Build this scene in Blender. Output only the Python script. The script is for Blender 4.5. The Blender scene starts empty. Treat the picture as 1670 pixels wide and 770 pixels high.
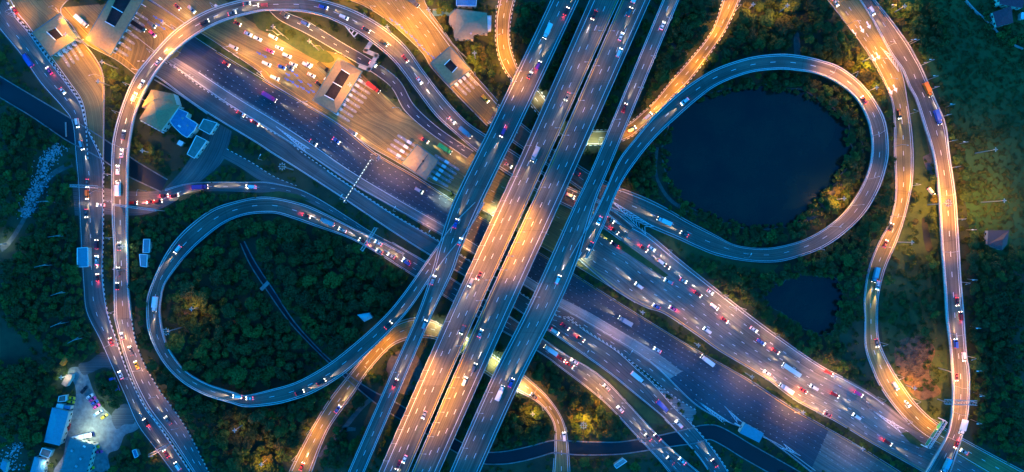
import bpy, math, random
import numpy as np
from mathutils import Vector
random.seed(7); rng = np.random.default_rng(7)
sc = bpy.context.scene
COL = sc.collection
# ------------------------------------------------------------------ camera, world, sun, exposure
S, H = 0.35, 460.0          # metres per photo pixel on the ground, height of the drone
cam_d = bpy.data.cameras.new('camera'); cam = bpy.data.objects.new('camera', cam_d); COL.objects.link(cam)
cam.location = (0, 0, H); cam_d.sensor_fit = 'HORIZONTAL'
cam_d.angle = 2*math.atan(835*S/H); cam_d.clip_end = 5000; cam_d.clip_start = 1
sc.camera = cam
w = bpy.data.worlds.new("World"); sc.world = w; w.use_nodes = True
wn = w.node_tree; wn.nodes.clear()
wo = wn.nodes.new('ShaderNodeOutputWorld'); wb = wn.nodes.new('ShaderNodeBackground')
sky = wn.nodes.new('ShaderNodeTexSky'); sky.sky_type = 'NISHITA'; sky.sun_disc = False
SUN_EL, SUN_ROT = math.radians(7.2), math.radians(285)
sky.sun_elevation = SUN_EL; sky.sun_rotation = SUN_ROT
sky.ozone_density = 6.0; sky.air_density = 1.2; sky.dust_density = 0.3
tint = wn.nodes.new('ShaderNodeMix'); tint.data_type = 'RGBA'; tint.blend_type = 'MULTIPLY'; tint.inputs[0].default_value = 1
tint.inputs[7].default_value = (0.012, 0.77, 1.08, 1)      # blue-hour light, as the camera's white balance shows it
wn.links.new(sky.outputs[0], tint.inputs[6]); wn.links.new(tint.outputs[2], wb.inputs[0])
wb.inputs[1].default_value = 0.15
wn.links.new(wb.outputs[0], wo.inputs[0])
sd = bpy.data.lights.new('sun', 'SUN'); sd.energy = 0.10; sd.angle = math.radians(25); sd.color = (0.08, 0.72, 1.0)
sun = bpy.data.objects.new('sun', sd); COL.objects.link(sun)
sun.rotation_euler = (math.radians(55), 0, math.radians(60))
sc.view_settings.view_transform = 'Standard'; sc.view_settings.look = 'None'
sc.view_settings.exposure = 2.6; sc.view_settings.gamma = 1; sc.view_settings.use_curve_mapping = False
sc.cycles.use_denoising = True; sc.cycles.use_light_tree = True
sc.cycles.max_bounces = 4; sc.cycles.diffuse_bounces = 2; sc.cycles.glossy_bounces = 2; sc.cycles.transparent_max_bounces = 4
sc.cycles.sample_clamp_indirect = 3.0; sc.cycles.caustics_reflective = False; sc.cycles.caustics_refractive = False
LAMP = 0.35                  # master factor on the lamps
# ------------------------------------------------------------------ helpers
def P(px, py, z=0.0):
    k = S*(H-z)/H
    return Vector(((px-835)*k, (385-py)*k, z))
def pix(v):
    k = S*(H-v[2])/H
    return v[0]/k+835, 385-v[1]/k
O = {'z1':(0,0),'z2':(400,0),'z3':(800,0),'z4':(1200,0),'z5':(0,250),'z6':(400,250),'z7':(800,250),'z8':(1200,250),
     'b1':(0,510),'b2':(400,510),'b3':(800,510),'b4':(1200,510)}
def q(zn, x, y): o = O[zn]; return (o[0]+x/2.962, o[1]+y/2.962)

def mat(name, col, rough=0.8, emit=None, es=0.0, metal=0.0, noise=0.0, nscale=0.5, col2=None, nscale2=None, bump=0.0):
    m = bpy.data.materials.new(name); m.use_nodes = True
    nt = m.node_tree; b = nt.nodes['Principled BSDF']
    b.inputs['Base Color'].default_value = (*col, 1); b.inputs['Roughness'].default_value = rough; b.inputs['Metallic'].default_value = metal
    if emit: b.inputs['Emission Color'].default_value = (*emit, 1); b.inputs['Emission Strength'].default_value = es
    if noise or col2:
        g = nt.nodes.new('ShaderNodeNewGeometry')
        n = nt.nodes.new('ShaderNodeTexNoise'); n.inputs['Scale'].default_value = nscale; n.inputs['Detail'].default_value = 6
        n.inputs['Roughness'].default_value = 0.65
        nt.links.new(g.outputs['Position'], n.inputs['Vector'])
        r = nt.nodes.new('ShaderNodeValToRGB'); r.color_ramp.elements[0].position = 0.34; r.color_ramp.elements[1].position = 0.66
        c2 = col2 or tuple(c*(1+noise) for c in col); c1 = col if col2 else tuple(c*(1-noise) for c in col)
        r.color_ramp.elements[0].color = (*c1, 1); r.color_ramp.elements[1].color = (*c2, 1)
        nt.links.new(n.outputs[0], r.inputs[0]); nt.links.new(r.outputs[0], b.inputs['Base Color'])
        if bump:
            bp = nt.nodes.new('ShaderNodeBump'); bp.inputs['Strength'].default_value = bump; bp.inputs['Distance'].default_value = 0.5
            nt.links.new(n.outputs[0], bp.inputs['Height']); nt.links.new(bp.outputs[0], b.inputs['Normal'])
    return m

def asphalt(name, col, warm, joints=False, rough=0.75):
    """road surface: tyre-track streaks that follow the road (uv.x = metres along, uv.y = metres across), patches and oil stains"""
    m = bpy.data.materials.new(name); m.use_nodes = True; nt = m.node_tree; b = nt.nodes['Principled BSDF']
    N = nt.nodes.new; Lk = nt.links.new
    uv = N('ShaderNodeUVMap'); uv.uv_map = 'UVMap'
    mp = N('ShaderNodeMapping'); mp.inputs['Scale'].default_value = (0.012, 1.3, 1); Lk(uv.outputs[0], mp.inputs[0])
    n1 = N('ShaderNodeTexNoise'); n1.inputs['Scale'].default_value = 1.0; n1.inputs['Detail'].default_value = 4; Lk(mp.outputs[0], n1.inputs['Vector'])
    g = N('ShaderNodeNewGeometry')
    n2 = N('ShaderNodeTexNoise'); n2.inputs['Scale'].default_value = 0.045; n2.inputs['Detail'].default_value = 5; Lk(g.outputs['Position'], n2.inputs['Vector'])
    n3 = N('ShaderNodeTexNoise'); n3.inputs['Scale'].default_value = 1.7; n3.inputs['Detail'].default_value = 3; Lk(g.outputs['Position'], n3.inputs['Vector'])
    def rng_(n, a, c):
        r = N('ShaderNodeMapRange'); r.inputs[1].default_value = 0.3; r.inputs[2].default_value = 0.7
        r.inputs[3].default_value = a; r.inputs[4].default_value = c; Lk(n.outputs[0], r.inputs[0]); return r
    def mul(a, c):
        k = N('ShaderNodeMath'); k.operation = 'MULTIPLY'; Lk(a.outputs[0], k.inputs[0]); Lk(c.outputs[0], k.inputs[1]); return k
    f = mul(mul(rng_(n1, 0.5, 1.5), rng_(n2, 0.72, 1.28)), rng_(n3, 0.9, 1.1))
    # square-edged resurfaced sections
    sx = N('ShaderNodeSeparateXYZ'); Lk(uv.outputs[0], sx.inputs[0])
    dv = N('ShaderNodeMath'); dv.operation = 'DIVIDE'; dv.inputs[1].default_value = 61.0; Lk(sx.outputs[0], dv.inputs[0])
    fl = N('ShaderNodeMath'); fl.operation = 'FLOOR'; Lk(dv.outputs[0], fl.inputs[0])
    wh = N('ShaderNodeTexWhiteNoise'); wh.noise_dimensions = '1D'; Lk(fl.outputs[0], wh.inputs['W'])
    r4 = N('ShaderNodeMapRange'); r4.inputs[3].default_value = 0.85; r4.inputs[4].default_value = 1.15; Lk(wh.outputs['Value'], r4.inputs[0])
    f = mul(f, r4)
    if joints:   # dark expansion joints across the deck
        md = N('ShaderNodeMath'); md.operation = 'MODULO'; md.inputs[1].default_value = 30.0; Lk(sx.outputs[0], md.inputs[0])
        gt = N('ShaderNodeMath'); gt.operation = 'GREATER_THAN'; gt.inputs[1].default_value = 0.5; Lk(md.outputs[0], gt.inputs[0])
        r5 = N('ShaderNodeMapRange'); r5.inputs[3].default_value = 0.78; r5.inputs[4].default_value = 1.0; Lk(gt.outputs[0], r5.inputs[0])
        f = mul(f, r5)
    mx = N('ShaderNodeMix'); mx.data_type = 'RGBA'; mx.inputs[6].default_value = (*col, 1); mx.inputs[7].default_value = (*warm, 1)
    Lk(rng_(n2, 0.0, 1.0).outputs[0], mx.inputs[0])
    vm = N('ShaderNodeVectorMath'); vm.operation = 'SCALE'; Lk(mx.outputs[2], vm.inputs[0]); Lk(f.outputs[0], vm.inputs['Scale'])
    Lk(vm.outputs[0], b.inputs['Base Color']); b.inputs['Roughness'].default_value = rough
    return m

def stripes(name, c1, c2, period=2.0):
    m = bpy.data.materials.new(name); m.use_nodes = True; nt = m.node_tree; b = nt.nodes['Principled BSDF']
    N = nt.nodes.new; Lk = nt.links.new
    uv = N('ShaderNodeUVMap'); uv.uv_map = 'UVMap'; sx = N('ShaderNodeSeparateXYZ'); Lk(uv.outputs[0], sx.inputs[0])
    md = N('ShaderNodeMath'); md.operation = 'MODULO'; md.inputs[1].default_value = period; Lk(sx.outputs[0], md.inputs[0])
    gt = N('ShaderNodeMath'); gt.operation = 'GREATER_THAN'; gt.inputs[1].default_value = period/2; Lk(md.outputs[0], gt.inputs[0])
    mx = N('ShaderNodeMix'); mx.data_type = 'RGBA'; mx.inputs[6].default_value = (*c1, 1); mx.inputs[7].default_value = (*c2, 1)
    Lk(gt.outputs[0], mx.inputs[0]); Lk(mx.outputs[2], b.inputs['Base Color']); b.inputs['Roughness'].default_value = 0.7
    return m

def link(name, me, mats, parent=None):
    o = bpy.data.objects.new(name, me); COL.objects.link(o)
    if mats is not None:
        for m in (mats if isinstance(mats, (list, tuple)) else [mats]): me.materials.append(m)
    if parent is not None: o.parent = parent
    return o
def tag(o, label=None, cat=None, group=None, kind=None):
    if label: o['label'] = label
    if cat: o['category'] = cat
    if group: o['group'] = group
    if kind: o['kind'] = kind
    return o
def thing(name, label, cat, loc=(0,0,0), rz=0.0, group=None):
    o = bpy.data.objects.new(name, None); COL.objects.link(o); o.location = loc; o.rotation_euler = (0,0,rz); o.empty_display_size = 0.5
    return tag(o, label, cat, group)

class MB:
    """collects quads / polygons, boxes and tubes for ONE mesh"""
    def __init__(s): s.v=[]; s.f=[]; s.uv=[]; s.mi=[]
    def face(s, pts, uv=None, mi=0):
        i=len(s.v); s.v += [tuple(p) for p in pts]; s.f.append(tuple(range(i,i+len(pts)))); s.uv += (uv or [(p[0],p[1]) for p in pts]); s.mi.append(mi)
    def box(s, c, d, rz=0.0, mi=0, taper=1.0):
        cx,cy,cz=c; dx,dy,dz=d[0]/2,d[1]/2,d[2]/2; cs,sn=math.cos(rz),math.sin(rz)
        def p(x,y,z,t=1.0): x*=t; y*=t; return (cx+x*cs-y*sn, cy+x*sn+y*cs, cz+z)
        a=[p(-dx,-dy,-dz),p(dx,-dy,-dz),p(dx,dy,-dz),p(-dx,dy,-dz)]; t=[p(-dx,-dy,dz,taper),p(dx,-dy,dz,taper),p(dx,dy,dz,taper),p(-dx,dy,dz,taper)]
        s.face(t,mi=mi); s.face(a[::-1],mi=mi)
        for i in range(4): j=(i+1)%4; s.face([a[i],a[j],t[j],t[i]],mi=mi)
    def tube(s, a, b, r0, r1=None, n=8, mi=0):
        a=Vector(a); b=Vector(b); r1=r0 if r1 is None else r1; d=(b-a).normalized()
        u=d.orthogonal().normalized(); w_=d.cross(u)
        A=[a+(u*math.cos(2*math.pi*i/n)+w_*math.sin(2*math.pi*i/n))*r0 for i in range(n)]
        B=[b+(u*math.cos(2*math.pi*i/n)+w_*math.sin(2*math.pi*i/n))*r1 for i in range(n)]
        for i in range(n): j=(i+1)%n; s.face([A[i],A[j],B[j],B[i]],mi=mi)
        s.face(B,mi=mi); s.face(A[::-1],mi=mi)
    def prism(s, pts, z0, z1, mi=0):
        a=[(p[0],p[1],z0) for p in pts]; t=[(p[0],p[1],z1) for p in pts]
        ar=sum(pts[i][0]*pts[(i+1)%len(pts)][1]-pts[(i+1)%len(pts)][0]*pts[i][1] for i in range(len(pts)))
        if ar<0: a=a[::-1]; t=t[::-1]
        s.face(t,mi=mi); s.face(a[::-1],mi=mi)
        for i in range(len(a)): j=(i+1)%len(a); s.face([a[i],a[j],t[j],t[i]],mi=mi)
    def build(s, name, mats, parent=None):
        me=bpy.data.meshes.new(name); me.from_pydata(s.v,[],s.f)
        uvl=me.uv_layers.new(name='UVMap'); uvl.data.foreach_set('uv',[c for u in s.uv for c in u[:2]])
        me.polygons.foreach_set('material_index',s.mi); me.update()
        return link(name,me,mats,parent)

def crom(pts, n=10, closed=False):
    pts=[tuple(map(float,p)) for p in pts]; out=[]; m=len(pts)
    rngk = range(m if closed else m-1)
    for i in rngk:
        g=lambda k: pts[k % m] if closed else pts[min(max(k,0),m-1)]
        p0,p1,p2,p3=[np.array(g(i+k)) for k in (-1,0,1,2)]
        for t in np.arange(n)/n:
            out.append(0.5*((2*p1)+(-p0+p2)*t+(2*p0-5*p1+4*p2-p3)*t*t+(-p0+3*p1-3*p2+p3)*t**3))
    if not closed: out.append(np.array(pts[-1]))
    return np.array(out)
def resample(a, n):
    d=np.r_[0,np.cumsum(np.linalg.norm(np.diff(a[:,:2],axis=0),axis=1))]; t=np.linspace(0,d[-1],n)
    return np.stack([np.interp(t,d,a[:,k]) for k in range(a.shape[1])],1)

MASK=np.zeros((770,1670),bool)     # where roads, water and roofs are, so that no tree stands there
YY,XX=np.mgrid[0:770,0:1670]
def inpoly(poly,X,Y):
    r=np.zeros(np.shape(X),bool); n=len(poly)
    for i in range(n):
        x1,y1=poly[i][:2]; x2,y2=poly[(i+1)%n][:2]
        if y1==y2: continue
        c=((y1>Y)!=(y2>Y)) & (X<(x2-x1)*(Y-y1)/(y2-y1)+x1); r^=c
    return r
def stamp(poly, target=None):
    T_=MASK if target is None else target
    xs=[p[0] for p in poly]; ys=[p[1] for p in poly]
    x0,x1=max(0,int(min(xs))-1),min(1669,int(max(xs))+2); y0,y1=max(0,int(min(ys))-1),min(769,int(max(ys))+2)
    if x1<=x0 or y1<=y0: return
    T_[y0:y1+1,x0:x1+1]|=inpoly(poly,XX[y0:y1+1,x0:x1+1],YY[y0:y1+1,x0:x1+1])
# ------------------------------------------------------------------ materials
M={}
M['ground']=mat('ground_soil',(0.012,0.026,0.012),0.95,col2=(0.05,0.062,0.026),nscale=0.05,bump=0.6)
M['field']=mat('field_grass',(0.010,0.060,0.012),0.95,col2=(0.03,0.095,0.018),nscale=0.04,bump=0.5)
M['verge']=mat('verge_grass',(0.02,0.05,0.014),0.95,col2=(0.055,0.085,0.02),nscale=0.25,bump=0.4)
M['soil']=mat('bare_earth',(0.05,0.034,0.018),0.95,col2=(0.15,0.10,0.05),nscale=0.35,bump=0.6)
M['dirt']=mat('dirt_path',(0.11,0.10,0.085),0.95,noise=0.3,nscale=0.4)
M['asph_dark']=asphalt('asphalt_fresh',(0.028,0.040,0.058),(0.040,0.046,0.060))
M['asph_mid']=asphalt('asphalt_worn',(0.078,0.080,0.078),(0.10,0.09,0.082))
M['asph_deck']=asphalt('asphalt_deck',(0.086,0.076,0.062),(0.108,0.090,0.068),joints=True)
M['lamplit_concrete']=asphalt('lamplit_paving',(0.16,0.122,0.040),(0.20,0.148,0.045),joints=True)  # ochre with little blue: orange lamp glow painted into the concrete colour
M['concrete_grey']=asphalt('grey_concrete_paving',(0.105,0.10,0.092),(0.15,0.135,0.118))
M['concrete_band']=asphalt('concrete_shoulder',(0.20,0.205,0.20),(0.25,0.24,0.23),joints=True)
M['concrete']=mat('concrete',(0.30,0.30,0.29),0.85,noise=0.2,nscale=0.6)
M['concrete_d']=mat('weathered_concrete',(0.17,0.18,0.175),0.9,noise=0.35,nscale=0.35)
M['paint']=mat('road_paint',(0.82,0.84,0.85),0.6,noise=0.18,nscale=1.5)
M['paint_y']=mat('yellow_road_paint',(0.70,0.42,0.07),0.6,noise=0.2,nscale=1.5)
M['paint_b']=mat('blue_road_paint',(0.05,0.12,0.5),0.6,noise=0.2,nscale=1.5)
M['kerb']=stripes('black_white_kerb',(0.75,0.75,0.72),(0.03,0.03,0.03),2.6)
M['barrier']=mat('barrier_concrete',(0.44,0.44,0.43),0.8,noise=0.2,nscale=0.8)
M['water']=mat('pond_water',(0.002,0.010,0.009),0.16,col2=(0.006,0.020,0.013),nscale=0.04,bump=0.12)
M['canal']=mat('canal_water',(0.003,0.010,0.014),0.45,noise=0.3,nscale=0.05)
for k_ in ('water','canal'): M[k_].node_tree.nodes['Principled BSDF'].inputs['Specular IOR Level'].default_value=0.38
M['metal']=mat('galvanised_steel',(0.42,0.44,0.45),0.45,metal=0.6)
M['dark']=mat('dark_steel',(0.03,0.03,0.035),0.6)
M['bark']=mat('bark',(0.06,0.042,0.028),0.95,noise=0.3,nscale=3)
M['white']=mat('white_paint',(0.78,0.78,0.76),0.6,noise=0.06,nscale=1)
M['tan']=mat('tan_roof_tiles',(0.26,0.185,0.085),0.8,noise=0.15,nscale=0.8)
M['tan2']=mat('tan_flat_roof',(0.28,0.21,0.12),0.85,noise=0.12,nscale=0.5)
M['blue_roof']=mat('blue_sheet_roof',(0.07,0.24,0.30),0.6,noise=0.1,nscale=0.6)
M['blue_deck']=mat('blue_roof_terrace',(0.06,0.19,0.33),0.8,noise=0.2,nscale=0.5)
M['teal_roof']=mat('teal_sheet_roof',(0.05,0.15,0.16),0.7,noise=0.15,nscale=0.5)
M['green_roof']=mat('green_flat_roof',(0.10,0.17,0.15),0.9,noise=0.2,nscale=0.5)
M['brown_roof']=mat('brown_roof',(0.26,0.15,0.12),0.85,noise=0.2,nscale=0.8)
M['red_roof']=mat('red_roof',(0.32,0.035,0.05),0.8,noise=0.2,nscale=0.8)
M['wall']=mat('painted_wall',(0.5,0.47,0.40),0.85,noise=0.1,nscale=0.6)
M['glass']=mat('dark_glass',(0.01,0.015,0.02),0.08)
M['void']=mat('dark_roof_well',(0.02,0.016,0.018),0.95,noise=0.3,nscale=0.6)  # near-black mottled floor of the canopy roof well
M['sign']=mat('green_sign_face',(0.02,0.20,0.09),0.5)
M['rock']=mat('pale_rock',(0.18,0.21,0.23),0.8,col2=(0.45,0.50,0.52),nscale=0.8)
M['sodium']=mat('sodium_lamp_glass',(1,.8,.5),0.4,emit=(1.0,0.55,0.16),es=5)
M['cool']=mat('cool_lamp_glass',(1,1,1),0.4,emit=(0.8,1.0,0.85),es=6)
M['head']=mat('headlight_glass',(1,1,1),0.3,emit=(1.0,0.90,0.66),es=3.5)
M['tail']=mat('tail_light_glass',(0.6,0.02,0.02),0.3,emit=(1.0,0.03,0.06),es=1.3)
M['lens']=mat('lamp_lens',(0.35,0.33,0.32),0.2)
M['lens_red']=mat('red_lamp_lens',(0.2,0.02,0.02),0.2)
M['strip']=mat('gantry_light_strip',(1,1,1),0.4,emit=(0.75,1.0,0.95),es=0.8)
M['tyre']=mat('tyre_rubber',(0.02,0.02,0.02),0.9)
def leafmat(name, a, b_):
    m=bpy.data.materials.new(name); m.use_nodes=True; nt=m.node_tree; b=nt.nodes['Principled BSDF']
    N=nt.nodes.new; Lk=nt.links.new
    g=N('ShaderNodeNewGeometry'); n=N('ShaderNodeTexNoise'); n.inputs['Scale'].default_value=0.35; n.inputs['Detail'].default_value=3
    Lk(g.outputs['Position'],n.inputs['Vector'])
    ad=N('ShaderNodeMath'); ad.operation='ADD'; oi=N('ShaderNodeObjectInfo'); s_=N('ShaderNodeMath'); s_.operation='MULTIPLY_ADD'; s_.inputs[1].default_value=0.5; s_.inputs[2].default_value=-0.25
    Lk(oi.outputs['Random'],s_.inputs[0]); Lk(n.outputs[0],ad.inputs[0]); Lk(s_.outputs[0],ad.inputs[1])
    r=N('ShaderNodeValToRGB'); r.color_ramp.elements[0].position=0.25; r.color_ramp.elements[1].position=0.75
    r.color_ramp.elements[0].color=(*a,1); r.color_ramp.elements[1].color=(*b_,1)
    Lk(ad.outputs[0],r.inputs[0]); Lk(r.outputs[0],b.inputs['Base Color']); b.inputs['Roughness'].default_value=0.75
    b.inputs['Specular IOR Level'].default_value=0.2
    return m
M['leaf']=leafmat('leaves',(0.012,0.036,0.010),(0.055,0.085,0.018))
M['leaf_b']=leafmat('olive_leaves',(0.022,0.034,0.010),(0.085,0.080,0.022))
M['leaf_c']=leafmat('bright_leaves',(0.016,0.046,0.010),(0.075,0.125,0.02))
M['leaf2']=leafmat('bush_leaves',(0.016,0.04,0.012),(0.062,0.088,0.018))
# ------------------------------------------------------------------ ground, fields, water
def sheet(name, pts, z, m, kind='structure', smooth=True, par=None):
    a=crom(pts,8,True) if smooth else np.array(pts,float)
    mb=MB(); mb.face([P(x,y,z) for x,y in a[::-1]]); o=mb.build(name,m,par)
    if kind and par is None: tag(o,kind=kind)
    return o
mb=MB(); G=2600
mb.face([(-G,-G,0),(G,-G,0),(G,G,0),(-G,G,0)]); tag(mb.build('ground',M['ground']),kind='structure')
sheet('field_grass',[(1450,-40),(1800,-60),(1800,430),(1640,420),(1600,470),(1570,300),(1548,200),(1500,80)],0.03,M['field'])
sheet('verge_grass',[(1488,170),(1500,200),(1520,270),(1536,420),(1543,560),(1548,700),(1500,660),(1450,590),(1436,520),(1440,460),(1478,360),(1492,290)],0.03,M['verge'])
sheet('roadside_grass',[(318,56),(345,66),(434,128),(436,133),(425,131),(322,66)],0.16,M['verge'],smooth=False)
sheet('roadside_grass',[(413,18),(445,25),(500,60),(545,95),(520,100),(450,60),(420,45)],0.16,M['verge'])
sheet('roadside_grass',[(694,575),(712,553),(735,560),(755,575),(735,600),(700,600)],0.03,M['verge'])
sheet('bare_earth',[(1462,560),(1500,548),(1525,570),(1515,610),(1535,640),(1500,652),(1475,625),(1462,600)],0.05,M['soil'])
sheet('bare_earth',[(1500,215),(1515,215),(1527,282),(1517,284),(1506,262)],0.05,M['dirt'])
sheet('bare_earth',[(1310,345),(1330,330),(1372,300),(1378,306),(1345,345),(1312,362)],0.05,M['dirt'])
sheet('bare_earth',[(1295,60),(1303,55),(1305,90),(1296,92)],0.05,M['dirt'])
sheet('bare_earth',[(640,578),(670,572),(690,600),(680,640),(650,640),(630,610)],0.05,M['dirt'])
sheet('bare_earth',[(0,520),(30,540),(50,570),(90,590),(70,620),(30,590),(0,575)],0.05,M['ground'])
POND=[(1085,235),(1095,200),(1125,170),(1160,152),(1220,142),(1290,145),(1345,165),(1375,195),(1388,230),(1383,265),(1362,300),(1335,330),(1305,358),(1270,372),(1225,375),(1180,362),(1140,345),(1105,318),(1088,290),(1082,260)]
POND2=[(1245,487),(1265,465),(1310,450),(1360,455),(1372,480),(1365,520),(1350,545),(1320,540),(1290,520),(1262,505)]
rp=np.array(POND,float); 
def ragged(pts,amp):
    a=crom(pts,8,True); k=rng.normal(0,amp,(len(a),2)); k=(k+np.roll(k,1,0)+np.roll(k,-1,0))/2; return a+k
wp=ragged(POND,2.2); wp2=ragged(POND2,2.0)
for w_p in (wp,wp2):
    c_p=w_p.mean(0); sheet('pond_bank',c_p+(w_p-c_p)*1.015+rng.normal(0,.8,w_p.shape),0.045,M['dirt'],smooth=False)
sheet('pond_water',wp,0.06,M['water'],smooth=False); sheet('small_pond_water',wp2,0.06,M['water'],smooth=False)

for w_p in (wp,wp2):
    c_p=w_p.mean(0); stamp(c_p+(w_p-c_p)*.93)
wp3=[(1503,358),(1512,365),(1520,400),(1522,405),(1514,412),(1508,400)]; sheet('puddle_water',wp3,0.06,M['canal']); stamp(wp3)
def strip(name, pts, z, m, n=8, par=None, kind='structure', mask=True, hgt=None):
    """constant/variable width strip from (x,y,w) pixels; hgt = (z0,z1) makes it a solid wall"""
    a=crom(pts,n); d=np.gradient(a[:,:2],axis=0); d/=np.linalg.norm(d,axis=1)[:,None]; nn=np.stack([-d[:,1],d[:,0]],1)
    L=a[:,:2]-nn*a[:,2:3]/2; R=a[:,:2]+nn*a[:,2:3]/2
    mb=MB(); u=0
    for i in range(len(a)-1):
        du=np.linalg.norm(a[i+1,:2]-a[i,:2])*S
        ws=a[i,2]*S
        if hgt:
            z0,z1=hgt; l0,l1,r0,r1=[P(*p,z1) for p in (L[i],L[i+1],R[i],R[i+1])]
            b=lambda p:(p[0],p[1],z0)
            uv=[(u,0),(u,1),(u+du,1),(u+du,0)]
            mb.face([l0,r0,r1,l1],uv); mb.face([l0,l1,b(l1),b(l0)],[(u,0),(u+du,0),(u+du,1),(u,1)]); mb.face([r1,r0,b(r0),b(r1)],[(u+du,0),(u,0),(u,1),(u+du,1)])
        else:
            mb.face([P(*L[i],z),P(*R[i],z),P(*R[i+1],z),P(*L[i+1],z)],[(u,0),(u,ws),(u+du,ws),(u+du,0)])
        if mask: stamp([L[i],L[i+1],R[i+1],R[i]])
        u+=du
    o=mb.build(name,m,par)
    if kind and par is None: tag(o,kind=kind)
    return o
def canal(pts, labs):
    strip('canal_water',pts,0.05,M['canal'])
    for s_,lab in zip((-1,1),labs):
        a=crom(pts,8); d=np.gradient(a[:,:2],axis=0); d/=np.linalg.norm(d,axis=1)[:,None]; nn=np.stack([-d[:,1],d[:,0]],1)
        e=a[:,:2]+nn*a[:,2:3]/2*s_
        o=strip('canal_wall',[(x,y,1.7) for x,y in e[::4]],0,M['concrete_d'],hgt=(0,0.55),kind=None); tag(o,lab,'canal wall')
canal([(-12,135,30),(60,178,30),(115,213,34),(165,242,30),(215,275,28),(268,303,22)],('grey concrete wall along the upper bank of the left dark canal','pale concrete wall along the lower bank of the left dark canal'))
canal([(395,395,7),(412,430,9),(445,480,9),(480,530,6),(540,592,5),(600,640,12),(640,665,20),(700,700,18),(780,745,19),(850,742,21),(900,729,20),(940,731,22),(1010,731,20),(1080,720,21),(1130,711,25),(1165,706,25),(1220,737,26),(1300,782,26)],
      ('concrete wall on the upper bank of the long canal across the bottom','concrete wall on the lower bank of the long canal across the bottom'))
for a in ([(1072,240,5),(1070,285,5),(1092,325,6),(1130,348,5),(1170,368,4)],[(1404,215,4),(1406,262,4),(1392,288,5)],
          [(0,405,14),(15,395,8),(35,365,7),(55,325,7),(85,285,9),(118,268,8)],[(300,510,5),(318,520,5),(325,545,5)],
          [(1062,170,9),(1085,68,0.1),(1090,72,10),(1121,90,14)] [2:],[(560,700,8),(600,655,7),(640,640,6)],[(520,745,5),(555,705,8),(580,700,5)]):
    strip('path',a,0.04,M['dirt'],mask=False)
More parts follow.
